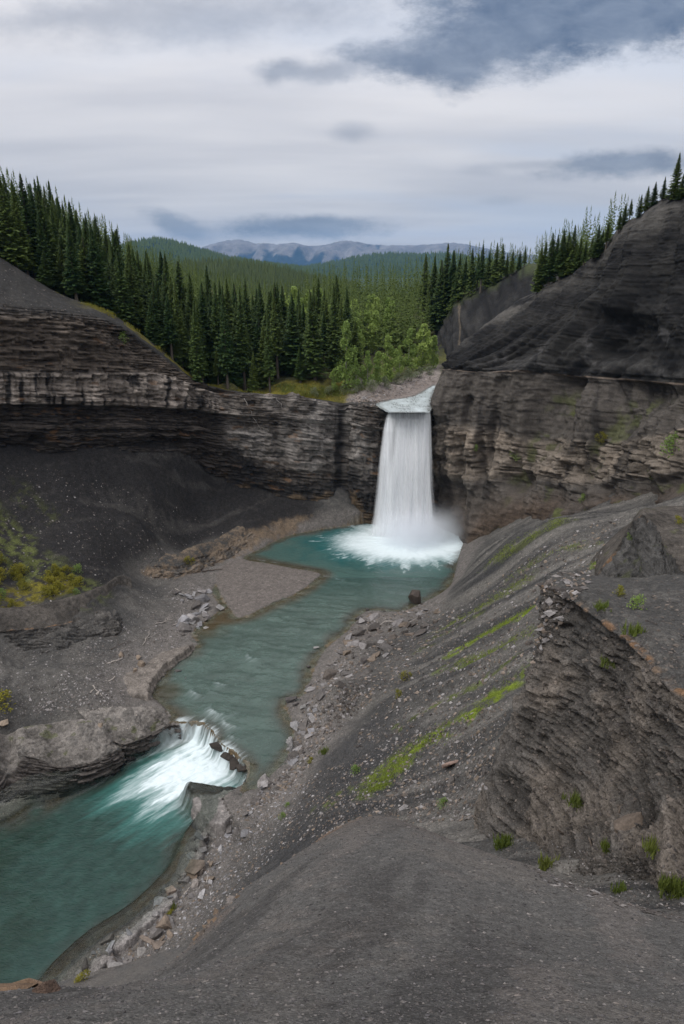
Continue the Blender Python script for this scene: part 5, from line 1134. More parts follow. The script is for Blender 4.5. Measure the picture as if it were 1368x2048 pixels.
def tree_proto(name, crown, mat, trunk):
    V, F, T = crown; cm = mesh_np(name + '_crown', V, F, mat, {'tone': T}, smooth=False)
    tV, tF, tC = trunk; tm = mesh_np(name + '_trunk', tV, tF, M_BARK, {'col': tC}); return cm, tm
rng = np.random.RandomState(7)
SPR = []
for i, (Rm, bare, nb, dn) in enumerate([(1.55, .05, 230, 1), (1.30, .10, 220, 1), (1.75, .04, 240, 1), (1.15, .22, 190, .95), (1.40, .06, 230, 1.1), (1.05, .32, 170, .9), (1.65, .02, 240, 1.05), (1.25, .15, 210, 1)]):
    SPR.append(tree_proto('spruce', spruce_np(100 + i, 12.0, Rm, bare, int(nb * 1.2), 6, dn), M_SPRUCE, trunk_np(12.0, .17, rng)))
YNG = [tree_proto('young_spruce', spruce_np(130 + i, 6.0, 1.5, .02, 130, 5), M_YOUNG, trunk_np(6.0, .1, rng)) for i in range(2)]
ASP = [tree_proto('aspen', leafy_np(140 + i, 8.0, 2.2 - .15 * i, .10, 2600, .17, 13), M_ASPEN, trunk_np(8.0, .10, rng, .05, col=(.30, .29, .25))) for i in range(3)]
DEC = [tree_proto('poplar', leafy_np(150 + i, 8.0, 1.8, .08, 2400, .16, 13), M_DECID, trunk_np(8.0, .10, rng, .05, col=(.22, .21, .18))) for i in range(2)]
WIL = [tree_proto('willow', leafy_np(160 + i, 2.2, 1.7, .05, 900, .09, 9), M_WILLOW, trunk_np(1.6, .05, rng, .05)) for i in range(3)]
BSH = [tree_proto('bush', leafy_np(170 + i, 1.0, .75, .02, 500, .05, 7), M_DECID, trunk_np(.6, .03, rng, .03)) for i in range(2)]
YBS = [tree_proto('bush', leafy_np(180 + i, 1.0, .85, .02, 500, .055, 7), M_YBUSH, trunk_np(.6, .03, rng, .03)) for i in range(2)]
def plant(name, proto, loc, sc, rz, label, cat, group=None, sxy=1.0, tilt=0.0):
    e = bpy.data.objects.new(name, None); COL.objects.link(e); e.location = loc; e.rotation_euler = (tilt, tilt * .6, rz); e.scale = (sc * sxy, sc * sxy, sc)
    tag(e, label, cat, group)
    for n_, me in (('trunk', proto[1]), ('crown', proto[0])):
        c = bpy.data.objects.new(n_, me); COL.objects.link(c); c.parent = e
    return e

bpy.context.view_layer.update(); DG = bpy.context.evaluated_depsgraph_get()
def drop(x, y, z0=150.0, only=None):
    org = Vector((x, y, z0))
    for _ in range(6):
        ok, loc, no, _i, ob, _m = S.ray_cast(DG, org, Vector((0, 0, -1)))
        if not ok: return None
        if ob.name.split('.')[0] in ('haze', 'spray', 'curtain', 'river', 'stream') and only is None: org = loc - Vector((0, 0, .01)); continue
        return loc, no, ob.name
    return None
def shoot(px, py, skip=('haze', 'spray', 'curtain', 'river', 'stream')):
    d = Vector(ray(px, py)).normalized(); org = Vector((0, 0, CAMZ))
    for _ in range(8):
        ok, loc, no, _i, ob, _m = S.ray_cast(DG, org, d)
        if not ok: return None
        if ob.name.split('.')[0] in skip: org = loc + d * .02; continue
        return loc, no, ob.name
    return None
def project(p):
    y = p[1]; q = (p[2] - CAMZ)
    f = y * math.cos(PITCH) - q * math.sin(PITCH); v = y * math.sin(PITCH) + q * math.cos(PITCH)
    return 684 + FPX * p[0] / f, 1024 - FPX * v / f
edge_a = LC_EDGE[:, 0] / LC_EDGE[:, 1]; edge_y = LC_EDGE[:, 1]
fs_a = FS[3, :, 0] / FS[3, :, 1]; fs_y = FS[3, :, 1]; RCC = RC[8]; rc_a = RCC[:, 0] / RCC[:, 1]; rc_y = RCC[:, 1]
gbar = pxpoly([(640, 812), (650, 785), (700, 772), (770, 755), (830, 735), (868, 722), (900, 735), (880, 790), (860, 822), (740, 822)], 20.5)
rng = np.random.RandomState(11); cand = []; cell = {}
def far_enough(x, y, r):
    cx, cy = int(x // 3), int(y // 3)
    for i in (-1, 0, 1):
        for j in (-1, 0, 1):
            for (a, b) in cell.get((cx + i, cy + j), ()):
                if (a - x) ** 2 + (b - y) ** 2 < r * r: return False
    return True
for _ in range(26000):
    y = 94 + 190 * rng.rand() ** 1.25; a = -.60 + 1.05 * rng.rand(); x = a * y
    if not (-.60 < a < .42): continue
    if y < np.interp(a, edge_a, edge_y) + .7: continue
    if a > fs_a[0] and y < np.interp(a, fs_a, fs_y) + 1.0: continue
    if a > rc_a[3] and y < np.interp(a, rc_a, rc_y) + 1.5: continue
    if a > -.04 and y < 136 and a < .2 and sdf(np.array([x]), np.array([y]), gbar)[0] > -1.5 - 3 * (a > .03): continue
    if .02 < a < .19 and y < 152: continue
    if -.02 < a < .1 and y < 140 and rng.rand() < .6: continue
    if not far_enough(x, y, (2.0 + 1.3 * rng.rand()) if y < 150 else (2.6 if y < 180 else 3.4)): continue
    if fbm2(np.array([x * .09]), np.array([y * .09]), 2, 63)[0] > .38: continue
    cell.setdefault((int(x // 3), int(y // 3)), []).append((x, y)); cand.append((x, y))
trees = []
SKYL = np.array([(-200, 250), (-20, 330), (50, 372), (100, 380), (150, 418), (200, 442), (250, 478), (280, 508), (330, 516), (400, 545), (450, 555), (500, 568), (560, 578), (590, 574), (612, 556), (680, 530), (750, 520), (850, 515), (900, 500), (960, 498), (1000, 490), (1060, 495), (1400, 300)], float)
for (x, y) in cand:
    r_ = drop(x, y)
    if r_ is None: continue
    z = r_[0].z; n = float(fbm2(np.array([x * .06]), np.array([y * .06]), 3, 61)[0])
    hgt = 14.2 * (1.0 + .22 * n) * (.48 + .62 * rng.rand() ** .75)
    if y < np.interp(x / y, edge_a, edge_y) + 3: hgt *= .55 + .5 * rng.rand()
    if x / y < -.33: hgt *= 1.06
    pt = project((x, y, z + hgt)); lim = np.interp(pt[0], SKYL[:, 0], SKYL[:, 1]) + 34 * (rng.rand() ** 1.5 - .55)
    if pt[1] < lim:                                               # the wood is low enough here for the hills to show over it
        pb = project((x, y, z)); hgt *= (pb[1] - lim) / (pb[1] - pt[1])
        if hgt < (7.5 if x / y > -.2 else 6.5): continue
    t = Vector((x, y, z + hgt * .8)); d = t - Vector((0, 0, CAMZ)); L = d.length; hit = S.ray_cast(DG, Vector((0, 0, CAMZ)), d.normalized(), distance=L - .5)
    vis = not hit[0] or hit[4].name.split('.')[0] == 'haze'
    trees.append((x, y, z, hgt, vis))
vis = [t for t in trees if t[4]]
vis.sort(key=lambda t: t[1] / t[3] if False else t[1])
N_IND = 234
def region(x, y):
    a = x / y
    if a < -.36: return ('dark spruce on the left hillside above the bare shale slope', 'spruces on the left hillside')
    if a < -.17: return ('dark spruce in the dense stand behind the left cliff brow', 'spruces behind the left cliff brow')
    if a < .0: return ('dark spruce in the stand behind the wall left of the waterfall', 'spruces left of the waterfall')
    if a < fs_a[0]: return ('dark spruce in the valley stand behind the bright aspens', 'spruces behind the aspens')
    return ('dark spruce on the ridge above the far black slope', 'spruces above the far black slope')
for i, (x, y, z, hgt, _v) in enumerate(vis[:N_IND]):
    lab, grp = region(x, y); ki = rng.choice(8, p=[.16, .14, .14, .12, .14, .08, .12, .10]); pr = SPR[ki]
    front = y < np.interp(x / y, edge_a, edge_y) + 4 if x / y < fs_a[0] else False
    look = 'short ' if hgt < 9.5 else ('towering ' if hgt > 15.5 else ''); stem = 'bare-stemmed ' if ki == 5 else ('broad-skirted ' if ki in (2, 6) else '')
    lab = ('front-row ' if front else '') + look + lab.replace('dark spruce', 'dark ' + stem + 'spruce', 1); grp = lab
    plant('spruce_tree', pr, (x, y, z), hgt / 12.0, rng.rand() * 6.28, lab, 'spruce', grp, (1.2 + .65 * rng.rand()) * min(1.4, (12 / hgt) ** .4), rng.randn() * .028)
# the rest of the wood, farther back
low = [spruce_np(190 + i, 12.0, 1.75, .06, 50, 3, 1.9) for i in range(4)]
Vs, Qs, Ts, Tn, off = [], [], [], [], 0
def add_low(x, y, z, hgt, k, sxy=1.0):
    global off
    V, F, T = low[k]; a = rng.rand() * 6.28; s_ = hgt / 12.0
    Rm_ = np.array([[math.cos(a) * sxy, -math.sin(a) * sxy, 0], [math.sin(a) * sxy, math.cos(a) * sxy, 0], [0, 0, 1]]); Vs.append((V @ Rm_.T) * s_ + np.array([x, y, z])); Qs.append(F[0] + off); Ts.append(F[1] + off); Tn.append(np.clip(T * .45 + rng.rand() * .8 - .1, 0, 1)); off += len(V)
for (x, y, z, hgt, _v) in vis[N_IND:]: add_low(x, y, z, hgt, rng.randint(4), 1.05)
o = link('forest', mesh_np('forest', np.concatenate(Vs), [np.concatenate(Qs), np.concatenate(Ts)], M_SPRUCE, {'tone': np.concatenate(Tn)}, smooth=False)); tag(o, kind='stuff')
# wood on the nearer hill
M_HILL = leaf_mat('hill_needles', (.075, .105, .032), (.13, .16, .050), .2)
def hill_wood(G, n, hgt, nf, seed, name, wid, mat=None):
    r = np.random.RandomState(seed); NR_, NC_ = G.shape[:2]; i = r.randint(0, NR_ - 12, n); j = r.randint(0, NC_, n)
    P = G[i, j] + np.stack([r.randn(n) * 2, r.randn(n) * 2, np.zeros(n)], -1); h = hgt * (.6 + .7 * r.rand(n)); V = []; F = []
    ang = np.arange(nf) * 2 * math.pi / nf; a0 = r.rand(n) * 6.28
    ring = np.stack([np.cos(a0[:, None] + ang), np.sin(a0[:, None] + ang), 0 * a0[:, None] + 0 * ang], -1) * (h * wid)[:, None, None] * (.7 + .6 * r.rand(n, nf, 1)) + P[:, None]
    tip = P + np.stack([0 * h, 0 * h, h], -1)
    V = np.concatenate([ring, tip[:, None]], 1).reshape(-1, 3); b = np.arange(n)[:, None] * (nf + 1)
    F = np.concatenate([np.stack([b[:, 0] + k, b[:, 0] + (k + 1) % nf, b[:, 0] + nf], -1) for k in range(nf)])
    o = link(name, mesh_np(name, V, F, mat or M_SPRUCE, {'tone': np.repeat(r.rand(n), nf + 1)}, smooth=False)); tag(o, kind='stuff')
hill_wood(HB, 6500, 11, 5, 71, 'forest', .18, M_HILL)
hill_wood(HA, 8000, 13, 4, 72, 'forest', .25)
hill_wood(HC, 6000, 14, 4, 73, 'forest', .3)

# spruces that stand out on the right-hand skyline
SKY = [(1336, 305, 470), (1364, 300, 478), (1392, 285, 480), (1350, 352, 466), (1318, 356, 446), (1302, 370, 440), (1288, 372, 446), (1276, 404, 450), (1256, 405, 460), (1245, 416, 466), (1236, 430, 470),
       (1213, 440, 486), (1203, 458, 496), (1193, 450, 505), (1181, 472, 520), (1168, 482, 526), (1157, 476, 534), (1141, 450, 545), (1131, 464, 552), (1119, 458, 560), (1108, 470, 562), (1098, 466, 560), (1086, 484, 560), (1078, 492, 562), (1148, 490, 548)]
crest = RC[8]; cpx = np.array([project(p)[0] for p in crest])
for i, (px, tp, bp_) in enumerate(SKY):
    y = float(np.interp(px, cpx, crest[:, 1])) + .5 + (2.0 * rng.rand() if i > 3 else 0); x = PY(px, bp_, y)[0]
    g = drop(x, y); z = g[0].z - .1 if g else PY(px, bp_, y)[2]; hgt = max(3.0, PY(px, tp, y)[2] - z)
    lab = {0: 'tallest black spruce on the right-hand skyline, left of the pair at the frame edge', 1: 'tall black spruce at the right frame edge on the cliff top', 2: 'outermost black spruce cut by the right frame edge'}.get(i)
    if lab: plant('spruce_tree', SPR[[0, 2, 6][i]], (x, y, z), hgt / 12, rng.rand() * 6, lab, 'spruce', None, 1.6)
    else:
        lab, grp = ('spruce in the small clump where the right-hand ridge begins its climb', 'spruces where the right ridge begins') if i > 14 else ('small spruce climbing the crest of the right-hand black slope', 'spruces climbing the right crest')
        plant('spruce_tree', SPR[rng.randint(8)], (x, y, z), hgt / 12, rng.rand() * 6, lab, 'spruce', grp, 2.0 if hgt < 7 else 1.8)
fpx = np.array([project(p)[0] for p in FS[3]])
for i, (px, tp) in enumerate([(850, 508), (868, 512), (882, 520), (893, 487), (905, 500), (918, 506), (930, 512), (942, 496), (955, 506), (962, 488), (976, 500), (990, 485), (1002, 487), (1012, 505), (1022, 497), (1036, 500), (1046, 490), (1056, 506)]):
    y = float(np.interp(px, fpx, FS[3][:, 1])) + 1.5 + 5 * rng.rand(); x = PY(px, 560, y)[0]; g = drop(x, y)
    if not g: continue
    z = g[0].z - .2; hgt = PY(px, tp, y)[2] - z
    if 4 < hgt < 22: plant('spruce_tree', SPR[rng.randint(8)], (x, y, z), hgt / 12, rng.rand() * 6, 'dark spruce lining the crest of the far black slope upstream', 'spruce', 'spruces lining the far crest', 1.55)
# spruces that stand out at the cliff edge and on the hillside
for px, bp_, tp, k, sx, lab in [(398, 764, 600, 0, 1.1, 'full grey-green spruce on the very brow of the left cliff'), (455, 770, 570, 7, 1.0, 'tall thin spruce with a bare lower trunk behind the left cliff brow'),
                               (345, 700, 505, 6, 1.05, 'broad spruce on the mossy edge just up the hill from the cliff-brow spruce'), (232, 612, 470, 2, 1.0, 'broad spruce at the foot of the left hillside over the mossy edge'), (130, 575, 405, 4, 1.0, 'tall full spruce at the brink of the bare left slope'),
                               (100, 545, 350, 1, 1.0, 'tallest spruce on the left hillside skyline'), (540, 785, 620, 3, 1.0, 'slim spruce on the clifftop left of the gravel bar')]:
    g = shoot(px, bp_)
    if g:
        p = g[0]; y = p.y; hgt = PY(px, tp, y)[2] - p.z; plant('spruce_tree', SPR[k], (p.x, p.y, p.z - .1), hgt / 12, rng.rand() * 6, lab, 'spruce', None, sx)
for px, bp_, tp, lab in [(88, 550, 492, 'small bright green young spruce on the brink of the left slope'), (170, 590, 525, 'bright young spruce beside the tall spruces on the left slope'), (275, 650, 570, 'young green spruce above the mossy edge of the left hill')]:
    g = shoot(px, bp_)
    if g: plant('spruce_tree', YNG[0], (g[0].x, g[0].y, g[0].z - .1), (PY(px, tp, g[0].y)[2] - g[0].z) / 6, 1.0, lab, 'spruce', None, 1.0)
# aspens, poplars and willows by the stream
DECL = [(845, 742, 645, ASP[0], 1.15, 'brightest yellow-green aspen nearest the stream bend', 'aspen'), (866, 738, 668, ASP[1], .9, 'yellow-green aspen at the foot of the far black slope', 'aspen'), (817, 742, 655, DEC[0], 1.0, 'tall pale green poplar left of the brightest aspen', 'poplar'),
        (776, 765, 668, ASP[2], 1.0, 'light green aspen over the middle of the gravel bank', 'aspen'), (756, 768, 700, ASP[1], 1.0, 'small rounded aspen left of the light green aspen', 'aspen'), (735, 772, 700, DEC[1], 1.0, 'green poplar behind the gravel bank beside the dark spruces', 'poplar'),
        (692, 776, 640, DEC[0], .9, 'tall thin olive poplar among the dark spruces', 'poplar'), (712, 776, 715, DEC[1], 1.0, 'low leafy poplar at the left end of the aspens', 'poplar'), (798, 752, 690, DEC[1], .9, 'slender poplar between two light aspens', 'poplar'), (832, 738, 690, ASP[2], .9, 'small aspen tucked behind the brightest aspen', 'aspen'), (668, 782, 735, DEC[0], 1.1, 'short poplar at the forest edge above the cliff', 'poplar')]
for px, bp_, tp, pr, sx, lab, cat in DECL:
    g = shoot(px, bp_); p = g[0] if g and g[0].y < 150 else Vector(PZ(px, bp_, 20.9)); hgt = PY(px, tp, p.y)[2] - p.z; plant(cat + '_tree', pr, (p.x, p.y, p.z - .1), hgt / 8, rng.rand() * 6, lab, cat, None, sx)
for px, bp_, h, lab in [(858, 750, 1.6, 'grey willow shrub nearest the stream bend'), (838, 756, 2.0, 'rounded grey willow under the brightest aspen'), (815, 762, 2.2, 'largest grey willow on the gravel bank'), (795, 768, 1.9, 'grey willow left of the largest willow'), (770, 774, 1.8, 'grey willow under the light green aspen'),
                        (742, 780, 1.7, 'grey willow at the left end of the gravel bank'), (718, 784, 1.5, 'low grey willow by the driftwood on the bank'), (690, 786, 1.5, 'low willow where the grass meets the gravel'), (660, 788, 1.4, 'low willow in the grass above the cliff'), (630, 790, 1.3, 'leftmost low willow in the clifftop grass')]:
    g = shoot(px, bp_); p = g[0] if g and g[0].y < 150 else Vector(PZ(px, bp_, 20.7)); plant('willow_shrub', WIL[rng.randint(3)], (p.x, p.y, p.z - .1), h / 2.2, rng.rand() * 6, lab, 'willow', 'grey willows by the stream', 1.15)
# bright stand farther up the valley
for i in range(36):
    px = 565 + 225 * rng.rand(); y = 140 + 45 * rng.rand(); x = PY(px, 590, y)[0]; g = drop(x, y)
    if g: plant('aspen_tree', ASP[rng.randint(3)] if i % 3 else DEC[0], (x, y, g[0].z), 9.0 / 8 * (.85 + .3 * rng.rand()), rng.rand() * 6, 'bright green aspen in the far stand among dark spruces up the valley', 'aspen', 'far aspen stand', 1.1)
# bushes on the slopes
for px, py, h, pr, lab in [(710, 1545, .75, BSH[0], 'small dark round bush alone on the grey scree'), (885, 1612, .55, BSH[1], 'small green bush on the stony scree beside the crag foot'), (1272, 1218, .62, BSH[0], 'bright green bush on top of the rusty-rimmed crag'), (1238, 1190, .45, YBS[0], 'yellow tuft bush on the crag top behind the green bush'),
                           (1356, 1045, .55, YBS[1], 'small bright yellow bush at the right frame edge'), (1262, 1078, .55, BSH[1], 'low green bush on the smaller crag'), (813, 1358, .9, YBS[0], 'pale yellow-green bush at the foot of the scree'), (797, 1392, .7, YBS[1], 'smaller pale bush just below the yellow-green bush'), (248, 682, 1.5, BSH[0], 'dark green shrub in the gully of the left cliff'),
                           (380, 1128, 1.2, YBS[0], 'yellow-green shrub on the tan bedrock bank'), (10, 1410, 1.5, YBS[1], 'yellow bush at the left frame edge above the ledge'), (1030, 915, 1.3, BSH[1], 'olive shrub on the right cliff above the scree'), (950, 900, .9, BSH[0], 'small dark shrub clinging to the right cliff beside the fall'), (1345, 905, 2.2, BSH[0], 'large grey-green shrub at the right frame edge of the cliff'), (1200, 880, 1.1, YBS[0], 'yellow shrub in the right cliff gully'),
                           (1165, 1000, .9, BSH[1], 'green shrub at the foot of the right cliff'), (620, 1525, .5, YBS[0], 'yellow-green clump by the shallows, upper of two'), (565, 1635, .5, BSH[1], 'bright green clump at the foot of the dark scree'), (575, 1612, .4, BSH[0], 'bright green clump just above the scree-foot clump'), (340, 1830, .45, YBS[1], 'yellow-green weed clump above the long bedrock shelf'), (168, 1960, .4, YBS[0], 'lowest yellow-green weed clump by the pool edge')]:
    g = shoot(px, py)
    if g: plant('bush', pr, (g[0].x, g[0].y, g[0].z - .05), h, rng.rand() * 6, lab, 'bush', None, 1.2)
# low yellow-green scrub on the left spur
for i in range(46):
    px = 190 * rng.rand() ** 1.3 - 20; py = 1120 + (120 if px < 90 else 60) * rng.rand() + px * .15; g = shoot(px, py)
    if g and g[2] == 'valley_ground': plant('bush', (YBS + BSH)[rng.choice(4, p=[.4, .35, .15, .1])], (g[0].x, g[0].y, g[0].z - .05), .6 + .7 * rng.rand(), rng.rand() * 6, 'low yellow-green scrub clump on the left spur above the gravel flat', 'bush', 'scrub on the left spur', 1.3)
# ------------------------------------------------------------------ loose stones, driftwood, grass, gravel
bpy.context.view_layer.update(); DG = bpy.context.evaluated_depsgraph_get()
def stone_mat(name):
    m, t, out = new_mat(name)
    pos = t.node('ShaderNodeTexCoord').outputs['Object']; rnd = t.node('ShaderNodeObjectInfo').outputs['Random']
    oc = t.node('ShaderNodeObjectInfo').outputs['Color']
    n = t.noise(pos, 2.4, 5, .6); n2 = t.noise(pos, 9.0, 4, .6); k = t.math('ADD', t.lin(n, .3, .7, .72, 1.22), t.lin(n2, .3, .7, -.2, .2))
    k = t.math('MULTIPLY', k, t.lin(rnd, 0, 1, .70, 1.18))
    kc = t.node('ShaderNodeCombineColor', i_0=k, i_1=k, i_2=k).outputs[0]
    p = t.node('ShaderNodeBsdfPrincipled'); t.l.new(t.mix(1.0, oc, kc, 'MULTIPLY'), p.inputs['Base Color']); p.inputs['Roughness'].default_value = .8; p.inputs['Specular IOR Level'].default_value = .25
    b = t.node('ShaderNodeBump'); b.inputs['Distance'].default_value = .05; t.l.new(n2, b.inputs['Height']); t.l.new(b.outputs[0], p.inputs['Normal'])
    t.l.new(p.outputs[0], out.inputs[0]); return m
M_STONE = stone_mat('loose_stone')
def rock_mesh(seed, dims, n=13, tag_='stone', ball=False):
    r = np.random.RandomState(seed); bm = bmesh.new()
    for i in range(n):
        p = r.uniform(-1, 1, 3); p /= max(abs(p)) ** .75 * 1.0
        if ball: p = r.randn(3); p /= np.linalg.norm(p) * (.8 + .4 * r.rand()); bm.verts.new(p * np.array(dims) * .6); continue
        bm.verts.new((p[0] * dims[0] * .5, p[1] * dims[1] * .5, np.sign(p[2]) * (.55 + .45 * abs(p[2])) * dims[2] * .5))
    res = bmesh.ops.convex_hull(bm, input=bm.verts)
    bmesh.ops.delete(bm, geom=[g for g in res['geom_interior'] if isinstance(g, bmesh.types.BMVert)], context='VERTS')
    bmesh.ops.bevel(bm, geom=bm.edges[:], offset=.035 * min(dims[:2]), segments=1, affect='EDGES', clamp_overlap=True)
    bmesh.ops.recalc_face_normals(bm, faces=bm.faces)
    me = bpy.data.meshes.new(tag_); bm.to_mesh(me); bm.free(); me.materials.append(M_STONE); return me
SLAB = [rock_mesh(1000 + i, (1.0, .55 + .25 * (i % 3), .16 + .05 * (i % 4))) for i in range(8)]
BLOCK = [rock_mesh(1020 + i, (1.0, .75, .5 + .12 * (i % 3)), 15) for i in range(5)]
SHARD = [rock_mesh(1040 + i, (1.0, .32, .18), 11) for i in range(3)]
GREY = [(.20, .185, .18), (.155, .142, .135), (.25, .235, .23), (.12, .108, .10)]; BLUEG = [(.25, .245, .255), (.19, .185, .19), (.30, .29, .29)]
BROWN = [(.17, .135, .105), (.13, .11, .095), (.21, .17, .14)]; DARK = [(.085, .075, .068), (.11, .095, .085), (.07, .062, .058)]
rg = np.random.RandomState(77)
def rest(o, loc, no, tilt=.18, sink=.1, sz=1.0):
    q = Vector(no).normalized().to_track_quat('Z', 'Y'); o.rotation_mode = 'QUATERNION'
    from mathutils import Euler
    o.rotation_quaternion = q @ Euler((rg.randn() * tilt, rg.randn() * tilt, rg.rand() * 6.28)).to_quaternion(); o.location = Vector(loc) + Vector(no) * (sz * (.10 - sink))
def stone(me, px, py, size, col, label, cat='stone', group=None, tilt=.18, name='stone', sink=.06, raise_=0.0, on=None):
    h = shoot(px, py)
    if h and on == 'ridge':
        while h and h[2] != 'foreground_ridge' and py < 2046: py += 3; h = shoot(px, py)
    elif h and h[2] == 'foreground_ridge': h = shoot(px, py, ('haze', 'spray', 'curtain', 'river', 'stream', 'foreground_ridge'))
    if not h or h[0].length > 400: return None
    o = link(name, me); rest(o, h[0], h[1], tilt, sink, size); o.scale = (size, size * (.8 + .4 * rg.rand()), size * (.8 + .5 * rg.rand())); o.location.z += raise_; o.color = (*col, 1); tag(o, label, cat, group); return o
def in_px(poly):
    p = np.array(poly, float); lo, hi = p.min(0), p.max(0)
    while True:
        q = lo + (hi - lo) * rg.rand(2)
        if inside(np.array([q[0]]), np.array([q[1]]), p)[0]: return q
def scatter(poly, n, s0, s1, cols, label, group, kinds=None, pw=2.0):
    for i in range(n):
        q = in_px(poly); s_ = s0 + (s1 - s0) * rg.rand() ** pw; ks = kinds or (SLAB + SLAB + BLOCK + SHARD)
        stone(ks[rg.randint(len(ks))], q[0], q[1], s_, cols[rg.randint(len(cols))], label, 'stone', group, .28)
# the ones that stand out
b = stone(rock_mesh(1090, (.9, .8, 1.15), 22, 'boulder', True), 830, 1206, 1.5, (.075, .06, .05), 'upright dark brown boulder standing alone at the water edge', 'boulder', None, .05, 'boulder', 0, .45)
if b: b.rotation_quaternion = (1, 0, 0, 0); b.rotation_mode = 'XYZ'; b.rotation_euler = (.1, .12, .4); b.scale = (1.7, 1.5, 1.9)
stone(BLOCK[0], 238, 1945, 1.5, (.27, .255, .245), 'pale grey angular block, largest in the pile above the ridge edge', 'stone', None, .1, 'stone', 0, .1)
stone(SLAB[0], 214, 1950, 1.6, (.20, .18, .165), 'long tilted brown slab leaning beside the pale angular block', 'stone', None, .3)
stone(SLAB[2], 262, 1935, 1.5, (.22, .21, .205), 'flat grey slab lying against the dark scree beside the pale block', 'stone', None, .12)
stone(SLAB[3], 283, 1900, 1.4, (.24, .225, .21), 'upright leaning slab in the pile just above the pale block', 'stone', None, .5)
stone(BLOCK[2], 222, 1962, .7, (.32, .31, .30), 'small nearly white stone at the foot of the pale block', 'stone', None, .2)
for i, (px, py, s_, c) in enumerate([(384, 1752, 1.5, (.15, .112, .085)), (392, 1742, 1.4, (.19, .155, .125)), (370, 1762, .9, (.20, .185, .18)), (390, 1772, .7, (.27, .24, .22))]):
    stone((SLAB[1], SLAB[4], BLOCK[3], BLOCK[2])[i], px, py, s_, c, ('lower brown slab of the small stack beside the bedrock slab', 'tan slab lying on top of the small stack beside the bedrock slab', 'grey block propping the left of the slab stack', 'pale stone below the slab stack')[i], 'stone', None, .08, 'stone', 0, (.0, .3, 0, 0)[i])
stone(BLOCK[4], 342, 1782, .8, (.24, .19, .16), 'rounded tan stone alone at the pool end of the slab stack', 'stone', None, .2)
stone(SLAB[5], 905, 1530, 1.1, (.27, .19, .155), 'pinkish tan stone slab alone high on the stony scree', 'stone', None, .25, 'stone', 0)
for px, py, s_, lab in [(243, 1311, .85, 'square tan block, left of three on the left gravel flat'), (283, 1331, 1.0, 'largest tan block on the left gravel flat'), (276, 1316, .7, 'small tan block behind the largest tan block'), (270, 1342, .6, 'grey stone just below the largest tan block'), (203, 1453, .75, 'single grey block sitting on the pale bedrock ledge'), (6, 1446, .9, 'pale stone on the ledge at the left frame edge')]:
    stone(BLOCK[rg.randint(5)], px, py, s_, (.24, .19, .145), lab, 'stone', None, .1, 'stone', 0)
for px, py, s_, lab in [(583, 1402, 1.3, 'dark flat rock, largest of those lying in the shallows'), (590, 1410, .8, 'smaller dark rock touching the largest rock in the shallows'), (607, 1415, .7, 'flat wet rock between the shallows and the right bank'), (632, 1298, .8, 'flat grey slab standing in the water off the right rubble'), (617, 1335, .5, 'small black stone in the water off the right rubble'), (716, 1238, .9, 'dark blocky rock at the water end of the right rubble'), (735, 1221, .5, 'black stone poking up at the tip of the right rubble'),
                        (440, 1218, 1.3, 'flat pale slab at the mouth of the brown backwater'), (365, 1257, 1.2, 'pale upright slab by the brown backwater'), (383, 1246, 1.1, 'pale flat slab right of the upright slab by the backwater'), (412, 1258, .7, 'brown stone lying in the backwater'), (355, 1345, .9, 'small dark stone breaking the shallow water'), (377, 1362, 1.0, 'low dark stone pair in the shallow water left of the white crests')]:
    stone(SLAB[rg.randint(8)] if 'black' not in lab else BLOCK[1], px, py, s_, (.11, .10, .095) if ('dark' in lab or 'black' in lab) else (.26, .25, .24), lab, 'stone', None, .1, 'stone', 0, .1)
# broken slabs at the foot of the crag
for px, py, s_, lab in [(1258, 1655, 1.15, 'large tan fallen slab leaning at the foot of the tall crag'), (1238, 1625, .75, 'narrow tan slab above the large fallen slab'), (1120, 1668, .5, 'small upright tan shard at the crag foot'), (1185, 1690, .6, 'grey tilted shard low on the crag foot')]:
    o = stone(SHARD[0] if 'narrow' in lab or 'shard' in lab else BLOCK[3], px, py, s_ * .8, (.12, .095, .076), lab, 'stone', None, .3, 'stone', 0, .05)
# ochre rock at the lip of the ridge, lower left
for i, (px, py, s_, c) in enumerate([(62, 1962, .62, (.21, .135, .08)), (40, 1972, .42, (.19, .125, .08)), (96, 1975, .2, (.15, .10, .075)), (78, 1968, .25, (.18, .12, .08))]):
    stone((SLAB[6], SLAB[2], BLOCK[1], BLOCK[0])[i], px, py + 6, s_, c, ('ochre flat rock on the ridge lip at the lower left corner', 'second ochre rock left of the flat ochre rock', 'small brown stone right of the ochre rock', 'small ochre stone between the ochre rocks')[i], 'stone', None, .12, 'stone', 0, .03, 'ridge')
# dark wet rocks that break the ledge of the rapid
for px, py, s_, lab in [(440, 1494, 1.7, 'dark wet rock splitting the rapid in the middle'), (458, 1514, 1.5, 'dark wet rock below the middle rock of the rapid'), (474, 1530, 1.9, 'long dark wet rock on the right half of the rapid ledge'), (490, 1540, 1.5, 'dark brown rock at the upper right corner of the rapid')]:
    o = stone(SLAB[rg.randint(8)], px, py, s_, (.036, .030, .025), lab, 'stone', None, .08, 'stone', 0)
    if o: o.rotation_quaternion = Vector((rg.randn() * .06, rg.randn() * .06, 1)).to_track_quat('Z', 'Y') @ Matrix.Rotation(rg.rand() * 6.28, 3, 'Z').to_quaternion(); o.location.z = float(zwater(np.array([o.location.x]), np.array([o.location.y]))[0]) + .02
